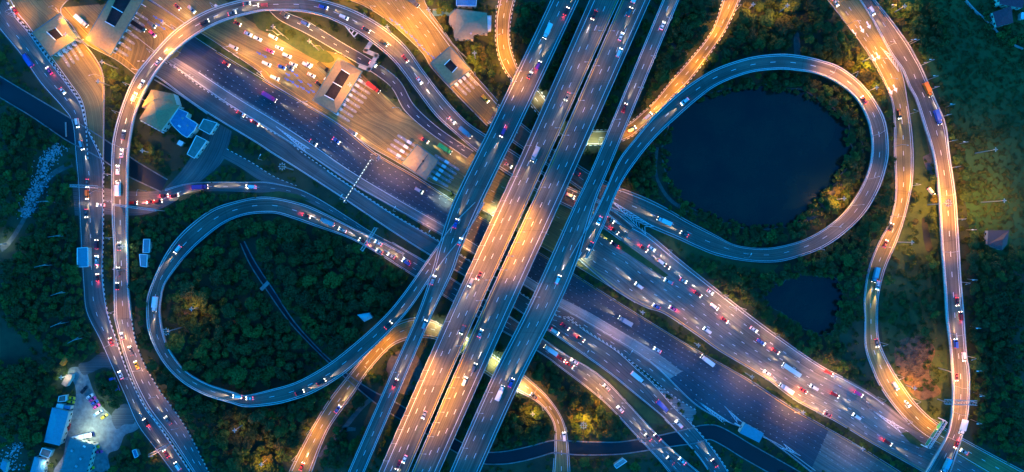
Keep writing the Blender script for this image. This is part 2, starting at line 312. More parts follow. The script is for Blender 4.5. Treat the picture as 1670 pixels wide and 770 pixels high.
# ------------------------------------------------------------------ roads
ROADS={}
class Road: pass
def road(key, L, R, z, m='asph_mid', lines=(), elevated=False, edge='barrier', edge_h=0.9, thing_lab=None, name='road', lay=0.0, piers=True, edges=(True,True), erange=((0,1),(0,1))):
    la=crom(L,10); ra=crom(R,10)
    length=np.linalg.norm(np.diff(la,axis=0),axis=1).sum(); n=max(8,int(length/6))
    la=resample(la,n); ra=resample(ra,n); t=np.linspace(0,1,n)
    if isinstance(z,(int,float)): zz=np.full(n,float(z))
    else: zz=np.interp(t,[a for a,_ in z],[b for _,b in z]); zz=np.convolve(np.pad(zz,3,'edge'),np.ones(7)/7,'valid')
    zz=zz+lay
    r=Road(); r.key=key; r.L=la; r.R=ra; r.z=zz; r.n=n
    r.C=(la+ra)/2; r.lw=np.array([P(*la[i],zz[i]) for i in range(n)]); r.rw=np.array([P(*ra[i],zz[i]) for i in range(n)])
    r.u=np.r_[0,np.cumsum(np.linalg.norm(np.diff((r.lw+r.rw)/2,axis=0),axis=1))]; r.wid=np.linalg.norm(r.lw-r.rw,axis=1)
    r.wpx=np.linalg.norm(la-ra,axis=1); r.elev=elevated
    ROADS[key]=r
    for i in range(n-1): stamp([la[i],la[i+1],ra[i+1],ra[i]])
    def fr(i,v,dz=0.0): p=r.lw[i]*(1-v)+r.rw[i]*v; return (p[0],p[1],p[2]+dz)
    r.fr=fr
    # parent
    if thing_lab: par=thing(name,thing_lab,'bridge',tuple(fr(n//2,.5)[:2])+(0,)); 
    else: par=None
    mb=MB()
    off=Vector(par.location) if par else Vector((0,0,0))
    def F(pts,uv,mi=0): mb.face([tuple(Vector(p)-off) for p in pts],uv,mi)
    nv=4
    for i in range(n-1):
        for k in range(nv):
            v0,v1=k/nv,(k+1)/nv
            F([fr(i,v0),fr(i,v1),fr(i+1,v1),fr(i+1,v0)],[(r.u[i],v0*r.wid[i]),(r.u[i],v1*r.wid[i]),(r.u[i+1],v1*r.wid[i+1]),(r.u[i+1],v0*r.wid[i+1])])
        if elevated:
            th=min(1.4,max(0.12,r.z[i]-0.02)); th2=min(1.4,max(0.12,r.z[i+1]-0.02))
            F([fr(i,0),fr(i+1,0),fr(i+1,0.0,-th2),fr(i,0.0,-th)],[(0,0)]*4,1)
            F([fr(i+1,1),fr(i,1),fr(i,1,-th),fr(i+1,1,-th2)],[(0,0)]*4,1)
            F([fr(i,0,-th),fr(i+1,0,-th2),fr(i+1,1,-th2),fr(i,1,-th)],[(0,0)]*4,1)
    # painted lines
    mbl=2; mby=3
    def line(va,i0,i1,wd,tgt):
        pass
    for spec in lines:
        v,kind=spec[0],spec[1]; wd=spec[2] if len(spec)>2 else 0.22; yel=len(spec)>3 and spec[3]=='y'
        t0,t1=(spec[4] if len(spec)>4 else (0,1)); tg=mby if yel else mbl
        segs=[]
        if kind=='solid':
            us=r.u[(r.u>=t0*r.u[-1])&(r.u<=t1*r.u[-1])]; segs=list(zip(us[:-1],us[1:]))
        else:
            on,per=kind; s0=t0*r.u[-1]+random.uniform(0,per)
            while s0+on<t1*r.u[-1]: segs.append((s0,s0+on)); s0+=per
        for a_,b_ in segs:
            pts=[]
            for uu,sg in ((a_,-1),(a_,1),(b_,1),(b_,-1)):
                l=np.array([np.interp(uu,r.u,r.lw[:,k]) for k in range(3)]); rr=np.array([np.interp(uu,r.u,r.rw[:,k]) for k in range(3)])
                W_=np.linalg.norm(rr-l); vv=v+sg*wd/2/W_; p=l*(1-vv)+rr*vv; pts.append(Vector((p[0],p[1],p[2]+0.012+random.random()*0.003 if False else p[2]+0.015))-off)
            mb.face(pts,mi=tg)
    o=mb.build('deck' if par else name,[M[m],M['concrete_d'],M['paint'],M['paint_y']],par)
    if not par: tag(o,kind='structure')
    base=par or o
    # barriers: one mesh per side
    for side,on in zip((0,1),edges):
        if not on: continue
        mb2=MB()
        for i in range(n-1):
            if not erange[side][0]<=t[i]<erange[side][1]: continue
            ws=0.32/r.wid[i]; va,vb=(-ws*0.5,ws*0.5) if side==0 else (1-ws*.5,1+ws*.5)
            a=[Vector(fr(i,va,-.3))-off,Vector(fr(i,vb,-.3))-off,Vector(fr(i+1,vb,-.3))-off,Vector(fr(i+1,va,-.3))-off]
            tp=[p+Vector((0,0,edge_h+.3)) for p in a]; u0,u1=r.u[i],r.u[i+1]
            mb2.face(tp,[(u0,0),(u0,1),(u1,1),(u1,0)]); mb2.face([tp[0],tp[3],a[3],a[0]],[(u0,0),(u1,0),(u1,1),(u0,1)]); mb2.face([tp[2],tp[1],a[1],a[2]],[(u1,0),(u0,0),(u0,1),(u1,1)])
        e_=edge[side] if isinstance(edge,tuple) else edge
        mb2.build('barrier' if e_=='barrier' else 'kerb',M[e_],base)
    # piers
    if elevated and piers:
        s0=12.0
        while s0<r.u[-1]-8:
            i=int(np.searchsorted(r.u,s0)); zt=r.z[i]-1.4
            if zt>3.2:
                c=Vector(fr(i,.5))-off; d=Vector(r.rw[i]-r.lw[i]); rz=math.atan2(d.y,d.x)
                # keep columns off other roads below
                cx_,cy_=pix(Vector((r.lw[i]+r.rw[i])/2)*1.0)
                pm=MB(); 
                pm.box((c.x,c.y,zt/2-.55),(2.4 if r.wid[i]>12 else 1.7,1.5,zt-1.1),rz)
                pm.box((c.x,c.y,zt-.55),(r.wid[i]*0.72,1.7,1.1),rz)
                pm.build('pier',M['concrete_d'],base)
            s0+=32
    r.par=base
    return r
D1=(3.0,11.5)   # dash on, period (m)
T1=(0.7,4.1)
lane3=[(.08,'solid'),(.36,D1),(.62,D1),(.91,'solid',.22,'y')]
# --- ground roads, lowest first
road('crossing',[(118,300),(160,305),(215,312),(262,310),(300,300)],[(122,352),(170,350),(215,352),(250,346),(290,326)],0.0,'asph_mid',[(.5,(2,9))],lay=.05,edges=(False,False))
road('localyard',[(338,190),(325,230),(298,275),(268,308)],[(378,214),(364,262),(325,297),(300,314)],0.0,'asph_mid',[],lay=.06,edges=(False,False))
road('ramp_mid',[q('z5',800,175),(304,300),(340,297),(405,297),(434,297),(467,303),(494,311),(528,329),(569,355),(612,382),(694,426),(790,490),(884,549)],
     [(253,344),(287,324),(314,313),(360,312),(420,314),(450,314),(485,322),(511,334),(545,358),(569,375),(600,402),(673,449),(780,520),(877,572)][:0] or
     [(253,344),(287,324),(314,313),(360,312),(420,314),(450,314),(485,322),(511,334),(545,352),(590,378),(660,424),(760,492),(850,552)],0.0,'asph_mid',[(.5,(2.5,9)),(.06,'solid')],lay=.10,edges=(True,False))
road('localroad',[(370,243),(412,266),(447,288),(484,303)],[(360,256),(390,272),(420,292),(460,310)],0.0,'asph_mid',[],lay=.08,edge='kerb',edge_h=.3,edges=(True,False))
road('highway',[(237,-6),(300,37),(320,62),(432,131),(548,199),(613,250),(677,287),(741,328),(840,388),(935,446),(1033,508),(1137,571),(1220,618),(1301,670),(1402,728),(1485,780)],
     [(140,62),(185,100),(225,125),(272,99+0),(323,136),(373,170),(420,199),(501,250),(582,304),(717,380),(815,440),(911,499),(989,544),(1060,590),(1134,660),(1191,690),(1244,711),(1335,780)][3:] if False else
     [(170,20),(225,62),(272,99),(323,136),(373,170),(420,199),(501,250),(582,304),(717,380),(815,440),(911,499),(989,544),(1060,590),(1134,660),(1191,690),(1244,711),(1335,780)],0.0,'asph_dark',
     [(.16,T1,.16,'w',(.12,1)),(.30,T1,.16,'w',(.12,1)),(.44,T1,.16,'w',(.12,1)),(.58,T1,.16,'w',(.12,1)),(.71,T1,.16,'w',(.12,.93)),(.86,T1,.25,'w',(.72,.93)),(.04,'solid',.25,'y',(.1,1)),(.76,'solid',.3,'w',(.12,.60)),(.985,'solid',.25,'w',(.1,1))],lay=.12,edge=('barrier','barrier'),edge_h=.8)
road('collector',[(225,62+38),(272,103),(323,139),(373,172),(420,202),(470,230),(497,252),(576,306),(646,352),(712,390),(800,446),(905,512),(926,516),(958,540),(1007,571),(1042,603),(1067,625),(1104,668),(1124,686),(1164,733),(1195,780)],
     [(215,112),(253,124),(295,154),(338,184),(420,234),(444,250),(488,277),(559,323),(636,375),(694,412),(790,470),(880,530),(894,539),(938,569),(993,608),(1030,638),(1072,672),(1087,686),(1137,742),(1163,780)],0.0,'asph_mid',
     [(.06,'solid',.25,'w',(.3,1)),(.38,(2.5,9),.22,'w',(.5,1)),(.68,(2.5,9),.22,'w',(.5,1)),(.95,'solid',.22)],lay=.10,edge=('kerb','barrier'),edge_h=.8)
road('slip_lane',[(905,498),(926,506),(978,539),(1037,574),(1090,612),(1140,648)],[(905,514),(924,521),(958,541),(1000,568),(1050,605),(1093,642),(1134,668)],0.0,'asph_mid',[(.5,(2.5,9))],lay=.09,edge='kerb',edge_h=.6,edges=(False,True))
road('ramp_low',[(640,395),(694,427),(790,488),(884,551),(924,579),(958,598),(988,620),(1017,650),(1056,692),(1093,730),(1150,778)],
     [(609,409),(673,449),(770,512),(877,573),(918,603),(958,633),(992,662),(1036,709),(1077,753),(1098,780)],0.0,'asph_mid',[(.06,'solid'),(.38,(2.5,9)),(.66,(2.5,9)),(.94,'solid')],lay=.14,edge_h=.8)
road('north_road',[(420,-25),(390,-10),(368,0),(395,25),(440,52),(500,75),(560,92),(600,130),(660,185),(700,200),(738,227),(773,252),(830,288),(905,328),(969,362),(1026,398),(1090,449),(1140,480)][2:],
     [(239,-3),(300,37),(350,68),(420,115),(434,130),(490,165),(548,200),(600,237),(642,261),(699,296),(723,306),(800,350),(870,394),(940,434),(1002,472),(1036,494)],0.0,'lamplit_concrete',
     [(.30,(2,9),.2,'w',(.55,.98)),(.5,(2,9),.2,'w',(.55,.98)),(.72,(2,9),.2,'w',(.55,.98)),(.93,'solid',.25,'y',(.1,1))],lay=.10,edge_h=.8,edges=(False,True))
road('east_road',[(1002,345),(1030,366),(1061,384),(1104,420),(1160,465),(1220,512),(1267,547),(1335,594),(1386,621),(1430,647),(1500,700),(1571,722),(1640,765),(1670,785)],
     [(940,420),(1002,472),(1050,500),(1084,512),(1137,547),(1171,571),(1220,600),(1254,621),(1301,655),(1362,687),(1419,721),(1490,761),(1540,790),(1570,810)],0.0,'concrete_grey',
     [(.05,'solid',.25,'w',(0,.68)),(.22,(2,9)),(.40,(2,9)),(.56,(2,9)),(.72,(2,9)),(.86,(2,9)),(.96,'solid',.25,'y')],lay=.15,edge_h=.8,erange=((0,.57),(0,1)))
road('toll_road_a',[(7,-4),(25,24),(44,44),(81,94),(111,135),(132,165),(140,203),(144,262)][::1],[(150,-30),(100,13),(118,42),(135,68),(155,94),(169,125),(170,190),(169,262)],0.0,'lamplit_concrete',[(.05,'solid',.25),(.93,'solid',.22,'y',(.4,1))],lay=.10,edge=('kerb','barrier'),edge_h=.6)
road('west_road',[(-12,35),(0,50),(34,91),(67,138),(101,176),(118,203),(123,262),(126,305),(130,385),(135,466),(140,510),(162,554),(182,598),(203,645),(223,692),(250,729),(288,780)],
     [(7,-10),(25,26),(43,47),(80,97),(110,137),(131,168),(141,205),(168,262),(169,305),(169,385),(168,452),(176,510),(189,550),(206,601),(233,658),(263,699),(318,780)],0.0,'asph_mid',[(.06,'solid'),(.45,(2.5,9)),(.95,'solid')],lay=.13,edge='kerb',edge_h=.35,edges=(False,True))
road('toll_road_b',[(239,0),(300,37),(300,60),(285,95)][:2]+[(306,60),(290,92)],[(91,13),(135,67),(190,98),(222,122)],0.0,'lamplit_concrete',[(.9,'solid',.2,'y')],lay=.16,edge_h=.6,edges=(False,True))
road('north_toll_road',[(690,-6),(697,12),(724,50),(738,71),(768,115),(790,140),(812,165)],[(545,-6),(590,8),(636,37),(687,84),(704,111),(745,155),(795,206)],0.0,'lamplit_concrete',[(.12,'solid',.25),(.5,(2,7),.2,'w',(.0,.55)),(.35,(2,7),.2,'w',(.0,.4)),(.9,'solid',.22,'y')],lay=.10,edge_h=.7)
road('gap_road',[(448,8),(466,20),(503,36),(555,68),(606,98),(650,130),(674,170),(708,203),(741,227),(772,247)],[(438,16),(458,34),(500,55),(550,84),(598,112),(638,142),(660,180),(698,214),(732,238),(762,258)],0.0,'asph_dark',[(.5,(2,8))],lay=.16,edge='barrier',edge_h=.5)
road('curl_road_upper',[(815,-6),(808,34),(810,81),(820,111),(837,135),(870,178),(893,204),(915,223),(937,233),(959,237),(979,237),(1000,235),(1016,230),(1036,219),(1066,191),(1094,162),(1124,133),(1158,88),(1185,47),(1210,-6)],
     [(842,-6),(834,27),(832,67),(845,111),(860,130),(878,145),(895,166),(925,192),(943,203),(965,211),(978,212),(989,211),(1005,208),(1023,202),(1046,184),(1067,165),(1097,128),(1121,101),(1160,51),(1180,-6)],0.0,'lamplit_concrete',
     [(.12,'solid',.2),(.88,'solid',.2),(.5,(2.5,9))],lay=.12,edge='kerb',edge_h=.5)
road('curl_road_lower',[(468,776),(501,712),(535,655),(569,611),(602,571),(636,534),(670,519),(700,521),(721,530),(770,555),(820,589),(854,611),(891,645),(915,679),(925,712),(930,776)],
     [(506,776),(535,702),(575,645),(602,604),(636,567),(663,554),(687,550),(717,556),(754,581),(795,611),(820,626),(844,638),(878,657),(901,686),(905,719),(901,776)],0.0,'lamplit_concrete',
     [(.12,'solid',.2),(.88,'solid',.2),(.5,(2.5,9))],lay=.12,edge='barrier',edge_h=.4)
# eastern approach: trunk that splits into the left branch and the raised right branch
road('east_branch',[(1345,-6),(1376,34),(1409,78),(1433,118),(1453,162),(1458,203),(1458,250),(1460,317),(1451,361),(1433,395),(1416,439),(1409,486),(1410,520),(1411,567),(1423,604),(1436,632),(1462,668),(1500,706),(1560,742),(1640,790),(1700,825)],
     [(1400,-6),(1421,30),(1450,84),(1470,118),(1480,169),(1487,219),(1489,260),(1487,300),(1478,344),(1463,392),(1443,439),(1433,480),(1431,510),(1433,554),(1450,594),(1474,632),(1497,662),(1531,692),(1590,726),(1650,758),(1730,800)],0.0,'lamplit_concrete',
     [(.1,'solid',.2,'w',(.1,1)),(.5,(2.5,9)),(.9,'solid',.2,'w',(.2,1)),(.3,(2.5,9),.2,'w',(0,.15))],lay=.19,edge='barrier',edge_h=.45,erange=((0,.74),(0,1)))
# --- elevated roads (they carry their piers)
road('east_flyover',[(1398,-6),(1421,30),(1450,84),(1470,112),(1482,140),(1494,162),(1507,203),(1523,255),(1531,317),(1536,402),(1541,469),(1544,520),(1551,578),(1554,645),(1548,699),(1532,733),(1504,780)],
     [(1421,-6),(1450,30),(1480,71),(1493,94),(1504,115),(1524,162),(1541,203),(1548,255),(1557,317),(1562,385),(1566,453),(1571,515),(1575,574),(1580,611),(1578,672),(1565,722),(1545,780)],
     [(0,.3),(.16,.4),(.4,5),(.6,6.5),(1,7.5)],'asph_deck',[(.1,'solid'),(.5,D1),(.9,'solid',.22,'w')],elevated=True,thing_lab='raised ramp curving down the right side and over the wide road',name='ramp_bridge')
road('top_ramp',[(188,520),(187,480),(187,419),(184,351),(183,260),(187,219),(199,176),(219,128),(250,88),(290,47),(338,18),(388,2),(420,-1),(470,-4),(500,-3),(535,3),(576,17),(619,40),(660,74),(690,115),(724,159),(758,196),(790,219),(840,249),(900,290),(950,315),(1002,342),(1035,368)],
     [(215,520),(210,470),(208,402),(208,330),(209,260),(213,223),(224,176),(250,125),(280,88),(321,56),(365,34),(420,19),(444,17),(484,18),(510,22),(535,29),(576,49),(609,71),(643,101),(677,145),(711,189),(744,219),(778,248),(822,280),(880,315),(930,340),(970,362),(1012,392)],
     [(0,1.2),(.08,5),(.2,7.5),(.6,7.5),(.74,4.5),(.84,.8),(.9,.22),(1,.22)],'asph_deck',[(.1,'solid'),(.5,D1),(.9,'solid')],elevated=True,thing_lab='high ramp arching from the left crossing round the top toll plazas',name='ramp_bridge')
road('south_ramp',[(186,512),(190,530),(203,578),(220,625),(243,669),(277,713),(326,785)],[(214,512),(221,554),(236,594),(260,635),(287,672),(312,712),(348,785)],0.0,'asph_mid',[(.1,'solid',.25),(.4,(2.5,9)),(.7,(2.5,9))],lay=.3,edge_h=.7,edge=('barrier','kerb'))
vl=[]
road('pond_loop',[(929,421),(962,362),(984,318),(1009,262),(1036,226),(1067,189),(1104,154),(1137,130),(1171,111),(1220,95),(1267,89),(1301,91),(1335,98),(1369,110),(1402,135),(1426,165),(1443,199),(1448,245),(1443,277),(1431,311),(1409,348),(1379,378),(1345,402),(1308,417),(1267,427),(1220,426),(1171,417),(1137,404),(1104,389),(1061,371),(1020,352),(985,335),(943,307),(890,268),(842,236),(795,200)],
     [(958,421),(984,368),(1009,306),(1039,260),(1070,223),(1104,191),(1137,162),(1171,138),(1220,119),(1267,113),(1301,115),(1335,121),(1369,137),(1396,160),(1413,189),(1421,219),(1422,250),(1416,280),(1402,311),(1379,344),(1352,368),(1318,388),(1281,400),(1244,405),(1200,400),(1171,386),(1154,377),(1121,360),(1087,340),(1053,323),(1020,310),(1002,303),(960,280),(900,240),(855,205),(812,170)],
     [(0,15.97),(.08,15.9),(.14,15),(.3,9.5),(.45,6),(.6,3),(.7,.6),(.74,.2),(1,.2)],'asph_deck',[(.1,'solid'),(.5,D1),(.9,'solid')],elevated=True,thing_lab='looping ramp that circles the large round pond',name='ramp_bridge')
road('left_loop',[(775,330),(738,368),(706,412),(680,449),(656,482),(633,510),(603,539),(562,574),(528,599),(484,623),(440,636),(400,645),(381,640),(338,626),(304,606),(280,577),(267,547),(261,510),(263,486),(268,465),(287,437),(311,409),(341,382),(368,363),(395,352),(420,348),(450,348),(478,356),(518,370),(569,388),(609,409),(640,428)],
     [(790,330),(768,368),(730,415),(705,449),(682,484),(663,510),(636,540),(599,576),(559,611),(511,640),(467,655),(434,661),(400,663),(378,657),(338,645),(304,627),(277,603),(257,574),(243,540),(240,510),(241,486),(250,459),(267,422),(287,392),(314,365),(348,341),(388,328),(420,322),(450,323),(494,333),(525,346),(580,374),(630,398),(660,414)],
     [(0,15.97),(.1,15.9),(.2,14.5),(.4,9),(.6,4),(.75,1.2),(.85,.25),(1,.25)],'asph_deck',[(.1,'solid'),(.5,D1),(.9,'solid')],elevated=True,thing_lab='long ramp looping round the dark wood at lower left',name='ramp_bridge')
road('viaduct_a',[(900,-8),(896,6),(800,206),(778,250),(738,334),(716,402),(707,436),(682,510),(640,605),(568,770),(562,785)],[(947,-8),(941,6),(847,206),(825,250),(783,336),(753,402),(737,446),(706,510),(668,598),(594,770),(588,785)],16,'asph_deck',
     [(.1,'solid'),(.5,D1),(.3,D1,.22,'w',(0,.55)),(.9,'solid')],elevated=True,thing_lab='leftmost straight viaduct, slimmer below where the left loop leaves it',name='viaduct')
road('viaduct_b',[(966,-8),(962,0),(847,260),(732,510),(618,770),(612,785)],[(1013,-8),(1009,0),(892,260),(778,510),(665,770),(659,785)],16,'asph_deck',
     [(.17,'solid'),(.39,D1),(.63,D1),(.93,'solid',.25,'y')],elevated=True,thing_lab='second straight viaduct from the left, orange lit in the middle',name='viaduct')
road('viaduct_c',[(1018,-8),(1014,0),(900,260),(785,510),(672,770),(666,785)],[(1064,-8),(1060,0),(945,260),(832,510),(716,770),(710,785)],16,'asph_deck',
     [(.08,'solid',.25,'y'),(.36,D1),(.61,D1),(.83,'solid')],elevated=True,thing_lab='third straight viaduct from the left, between second and rightmost',name='viaduct')
road('viaduct_d',[(1085,-8),(1081,0),(972,260),(934,341),(894,429),(856,510),(800,621),(734,770),(728,785)],[(1111,-8),(1107,0),(999,260),(972,325),(940,429),(905,510),(849,621),(782,770),(776,785)],16.05,'asph_deck',
     [(.1,'solid'),(.5,D1,.22,'w',(0,.42)),(.33,D1,.22,'w',(.42,1)),(.6,D1,.22,'w',(.42,1)),(.9,'solid')],elevated=True,thing_lab='rightmost straight viaduct, slim at the top and wider below',name='viaduct')
R_=ROADS
# concrete shoulder band and resurfaced areas on the highway
def poly_on(name, pts, z, m, par):
    mb=MB(); a=[P(x,y,z) for x,y in pts]; off=Vector(par.location)
    ar=sum(a[i][0]*a[(i+1)%len(a)][1]-a[(i+1)%len(a)][0]*a[i][1] for i in range(len(a)))
    if ar<0: a=a[::-1]
    ang=math.radians(-32); c,s_=math.cos(ang),math.sin(ang)
    mb.face([tuple(p-off) for p in a],[(p[0]*c+p[1]*s_,-p[0]*s_+p[1]*c) for p in a]); return mb.build(name,m,par)
HW=R_['highway'].par
poly_on('concrete_shoulder',[(281,91),(348,131),(447,192),(528,250),(589,290),(724,365),(911,484),(962,510),(1070,574),(1112,606),(1092,618),(1060,592),(989,546),(911,501),(815,442),(717,383),(582,306),(501,252),(420,201),(373,172),(323,138),(272,101)],.128,M['concrete_band'],HW)
poly_on('resurfaced_patch',[(1352,700),(1400,729),(1478,778),(1320,778),(1322,768)],.129,M['concrete_grey'],HW)
sheet('concrete_apron',[(1068,626),(1132,666),(1136,672),(1128,690),(1110,684)],0.06,M['concrete_band'],smooth=False)
# chevron gores
def chevrons(name_par, tip, basea, baseb, n, z, wd=.24):
    par=R_[name_par].par; off=Vector(par.location); mb=MB()
    tip,a,b=[P(*p,z) for p in (tip,basea,baseb)]
    mid=(a+b)/2
    def bar(p,q_,w2=None):
        d=(q_-p); 
        if d.length<.05: return
        d.normalize(); nn=Vector((-d.y,d.x,0))*wd/2
        f=[p-nn,p+nn,q_+nn,q_-nn]; 
        mb.face([tuple(x-off) for x in f[::-1]])
    for k in range(1,n+1):
        t=k/(n+.3); l=tip.lerp(a,t); r=tip.lerp(b,t); m_=tip.lerp(mid,t-1.4/n)
        bar(l,m_); bar(m_,r)
    bar(tip,a); bar(tip,b)
    mb.build('chevron_marking',M['paint'],par)
chevrons('pond_loop',(994,325),(1066,370),(1054,383),13,.24)
chevrons('highway',(452,208),(505,243),(500,250),11,.146)
chevrons('east_branch',(1437,78),(1472,104),(1466,117),9,.22)
chevrons('east_road',(1420,668),(1475,700),(1470,706),9,.17)
chevrons('slip_lane',(1135,652),(1192,690),(1182,692),13,.15)
chevrons('highway',(1183,664),(1211,689),(1203,690),6,.146)
chevrons('highway',(1303,742),(1278,724),(1272,730),5,.146)
chevrons('east_road',(1018,370),(985,343),(980,350),8,.26)
# arrows and blue lane arrows painted on the toll approaches
def arrows(par,pts,ang,m,name,z,sc_=1.0):
    mb=MB(); off=Vector(par.location)
    for x,y in pts:
        c=P(x,y,z); cs,sn=math.cos(ang),math.sin(ang)
        shp=[(-1.6,-.3),(.4,-.3),(.4,-1.0),(2.0,0),(.4,1.0),(.4,.3),(-1.6,.3)]
        mb.face([tuple(Vector((c.x+(a*cs-b*sn)*sc_,c.y+(a*sn+b*cs)*sc_,z))-off) for a,b in shp])
    mb.build(name,m,par)
ba=[q('z2',*p) for p in ((65,257),(92,271),(200,383),(225,395),(248,414),(276,425),(302,442),(222,340),(245,362),(310,410),(325,440),(205,360),(265,392))]
arrows(R_['north_road'].par,ba,math.radians(-32),M['paint_b'],'blue_arrow_marking',.118,.9)
bb=[q('z2',*p) for p in ((705,95),(730,112),(753,130),(775,152),(800,172),(822,192),(838,215),(860,236),(880,256),(905,275))]
arrows(R_['north_toll_road'].par,bb,math.radians(-45),M['paint_b'],'blue_arrow_marking',.118,.9)
bc=[(253,28),(262,33),(257,40),(266,46),(250,44),(244,38)]
arrows(R_['toll_road_b'].par,bc,math.radians(-32),M['paint_b'],'blue_arrow_marking',.178,.9)
be=[q('z4',*p) for p in ((608,140),(640,120),(570,158),(685,268),(665,280),(745,438),(768,425),(755,215),(780,228))]
arrows(R_['east_branch'].par,be,math.radians(-62),M['paint'],'arrow_marking',.208,1.3)
# islands and verges between roads
def island(pts,z,lab,m='verge'):
    mb=MB(); mb.prism([P(x,y,0)[:2] for x,y in pts],0,z); o=mb.build('traffic_island',[M[m]]); tag(o,lab,'traffic island'); stamp(pts); return o
island([(969,366),(1000,384),(1040,412),(1090,449),(1083,452),(1030,418),(985,388),(966,374)],.45,'long dark planted island between two flows of the wide right road')
island([(434,314),(455,312),(485,317),(508,328),(470,321),(445,322),(425,320)],.35,'thin green island where the loop and the middle ramp join')
island([(1062,377),(1075,372),(1140,406),(1200,428),(1270,432),(1240,470),(1180,462),(1110,418)],.05,'green wedge of grass between the pond loop and the wide road')
MASK[372:470,1062:1275]&=~inpoly([(1068,380),(1075,377),(1140,412),(1200,434),(1270,438),(1240,470),(1200,480),(1110,418)],XX[372:470,1062:1275],YY[372:470,1062:1275])
island([(884,551-9),(938,573),(988,610),(1025,640),(1068,674),(1085,692),(1060,690),(1020,648),(990,616),(930,580)],.16,'brown grass strip between the two lower right ramps')
island([(1472,124),(1478,140),(1493,170),(1505,205),(1516,250),(1493,262),(1491,215),(1484,165)],.2,'narrow grass wedge where the east road splits')
island([(1470,706),(1480,704),(1508,726),(1502,730),(1484,722)],.4,'small hedge island beside the green sign gantry')
exec_after_roads=True
# ------------------------------------------------------------------ finding the road under a pixel
def locate(px,py,key=None,ground=False):
    best=None
    for k,r in ROADS.items():
        if key and k!=key: continue
        d=np.hypot(r.C[:,0]-px,r.C[:,1]-py); i=int(d.argmin())
        if not key and d[i]>r.wpx[i]*0.62: continue
        if ground and r.z[i]>3: continue
        i=min(max(i,1),r.n-2)
        # fraction across
        a=r.L[i]; b=r.R[i]; ab=b-a; v=float(np.dot(np.array([px,py])-a,ab)/np.dot(ab,ab))
        if best is None or r.z[i]>best[4]: best=(r,i,v,d[i],r.z[i])
    return best
# ------------------------------------------------------------------ buildings
def W2(x,y): return P(x,y,0)
def roof_z(h): return h
def hipped(mb,pts,z,rise,over=0,mi=0,inset=None):
    """hip roof on a 4-cornered footprint (world xy, ordered); ridge along the long side"""
    a=[Vector((p[0],p[1],z)) for p in pts]
    if (a[1]-a[0]).length<(a[2]-a[1]).length: a=a[1:]+a[:1]
    w_=(a[2]-a[1]).length; d=(a[1]-a[0]).normalized()
    m1=(a[0]+a[3])/2+d*w_/2*.95+Vector((0,0,rise)); m2=(a[1]+a[2])/2-d*w_/2*.95+Vector((0,0,rise))
    mb.face([a[0],a[1],m2,m1],mi=mi); mb.face([a[2],a[3],m1,m2],mi=mi); mb.face([a[3],a[0],m1],mi=mi); mb.face([a[1],a[2],m2],mi=mi)
def windows(par,pts,h,off,storey=3.0):
    n=len(pts)
    for i in range(n):
        a=Vector((*pts[i],0)); b=Vector((*pts[(i+1)%n],0)); L_=(b-a).length
        if L_<3: continue
        d=(b-a)/L_; nn=Vector((d.y,-d.x,0)); k=max(1,int(L_/3.2))
        for s_ in range(max(1,int(h/storey))):
            for j in range(k):
                c=a+d*(L_*(j+.5)/k)+nn*.05; c.z=s_*storey+1.6
                mb=MB(); mb.box(tuple(c-off),(1.3,.12,1.2),math.atan2(d.y,d.x)); mb.build('window',M['glass'],par)
def building(name,px,h,roofm,lab,cat='building',roof='flat',rise=1.5,wallm='wall',win=True,shrink=.96,parapet=True):
    P0=[P(x,y,h) for x,y in px]; c=sum((Vector(p) for p in P0),Vector())/len(P0); c.z=0
    pts=[(p.x,p.y) for p in P0]
    ar=sum(pts[i][0]*pts[(i+1)%len(pts)][1]-pts[(i+1)%len(pts)][0]*pts[i][1] for i in range(len(pts)))
    if ar<0: pts=pts[::-1]
    t=thing(name,lab,cat,c)
    wp_=[((x-c.x)*shrink,(y-c.y)*shrink) for x,y in pts]; rp_=[(x-c.x,y-c.y) for x,y in pts]
    mb=MB(); mb.prism(wp_,0,h-.05); mb.build('wall',M[wallm],t)
    mb=MB()
    if roof=='hip':
        mb.prism(rp_,h-.05,h+.15); hipped(mb,rp_,h+.15,rise)
    elif roof=='gable':
        mb.prism(rp_,h-.05,h+.1)
        a=[Vector((p[0],p[1],h+.1)) for p in rp_]
        if (a[1]-a[0]).length<(a[2]-a[1]).length: a=a[1:]+a[:1]
        m1=(a[0]+a[3])/2+Vector((0,0,rise)); m2=(a[1]+a[2])/2+Vector((0,0,rise))
        mb.face([a[0],a[1],m2,m1]); mb.face([a[2],a[3],m1,m2]); mb.face([a[3],a[0],m1]); mb.face([a[1],a[2],m2])
    else:
        mb.prism(rp_,h-.05,h+.12)
    ro=mb.build('roof',M[roofm],t)
    if roof=='flat' and parapet:
        mb=MB(); n=len(rp_)
        for i in range(n):
            a=Vector((*rp_[i],0)); b=Vector((*rp_[(i+1)%n],0)); m_=(a+b)/2; d=b-a
            mb.box((m_.x,m_.y,h+.35),(d.length+.3,.3,.46),math.atan2(d.y,d.x))
        mb.build('parapet',M['white'],t)
    if win: windows(t,wp_,h,Vector((0,0,0)))
    stamp(px)
    return t
def roof_bits(t,px,h,spots):
    for x,y,sx,sy,hh,m in spots:
        p=P(x,y,h+.1)-t.location; mb=MB(); mb.box((p.x,p.y,h+.12+hh/2),(sx,sy,hh),math.radians(-35)); mb.box((p.x+.3,p.y,h+.12+hh+.1),(sx*.6,sy*.6,.18),math.radians(-35)); mb.build('roof_unit',M[m],t)
Z=lambda zn,*ps:[q(zn,*p) for p in ps]
t=building('office_building',[(227,194),(250,160),(293,172),(262,214)],8,'tan','large tan hip roofed building beside the arching ramp at upper left',roof='hip',rise=2.6)
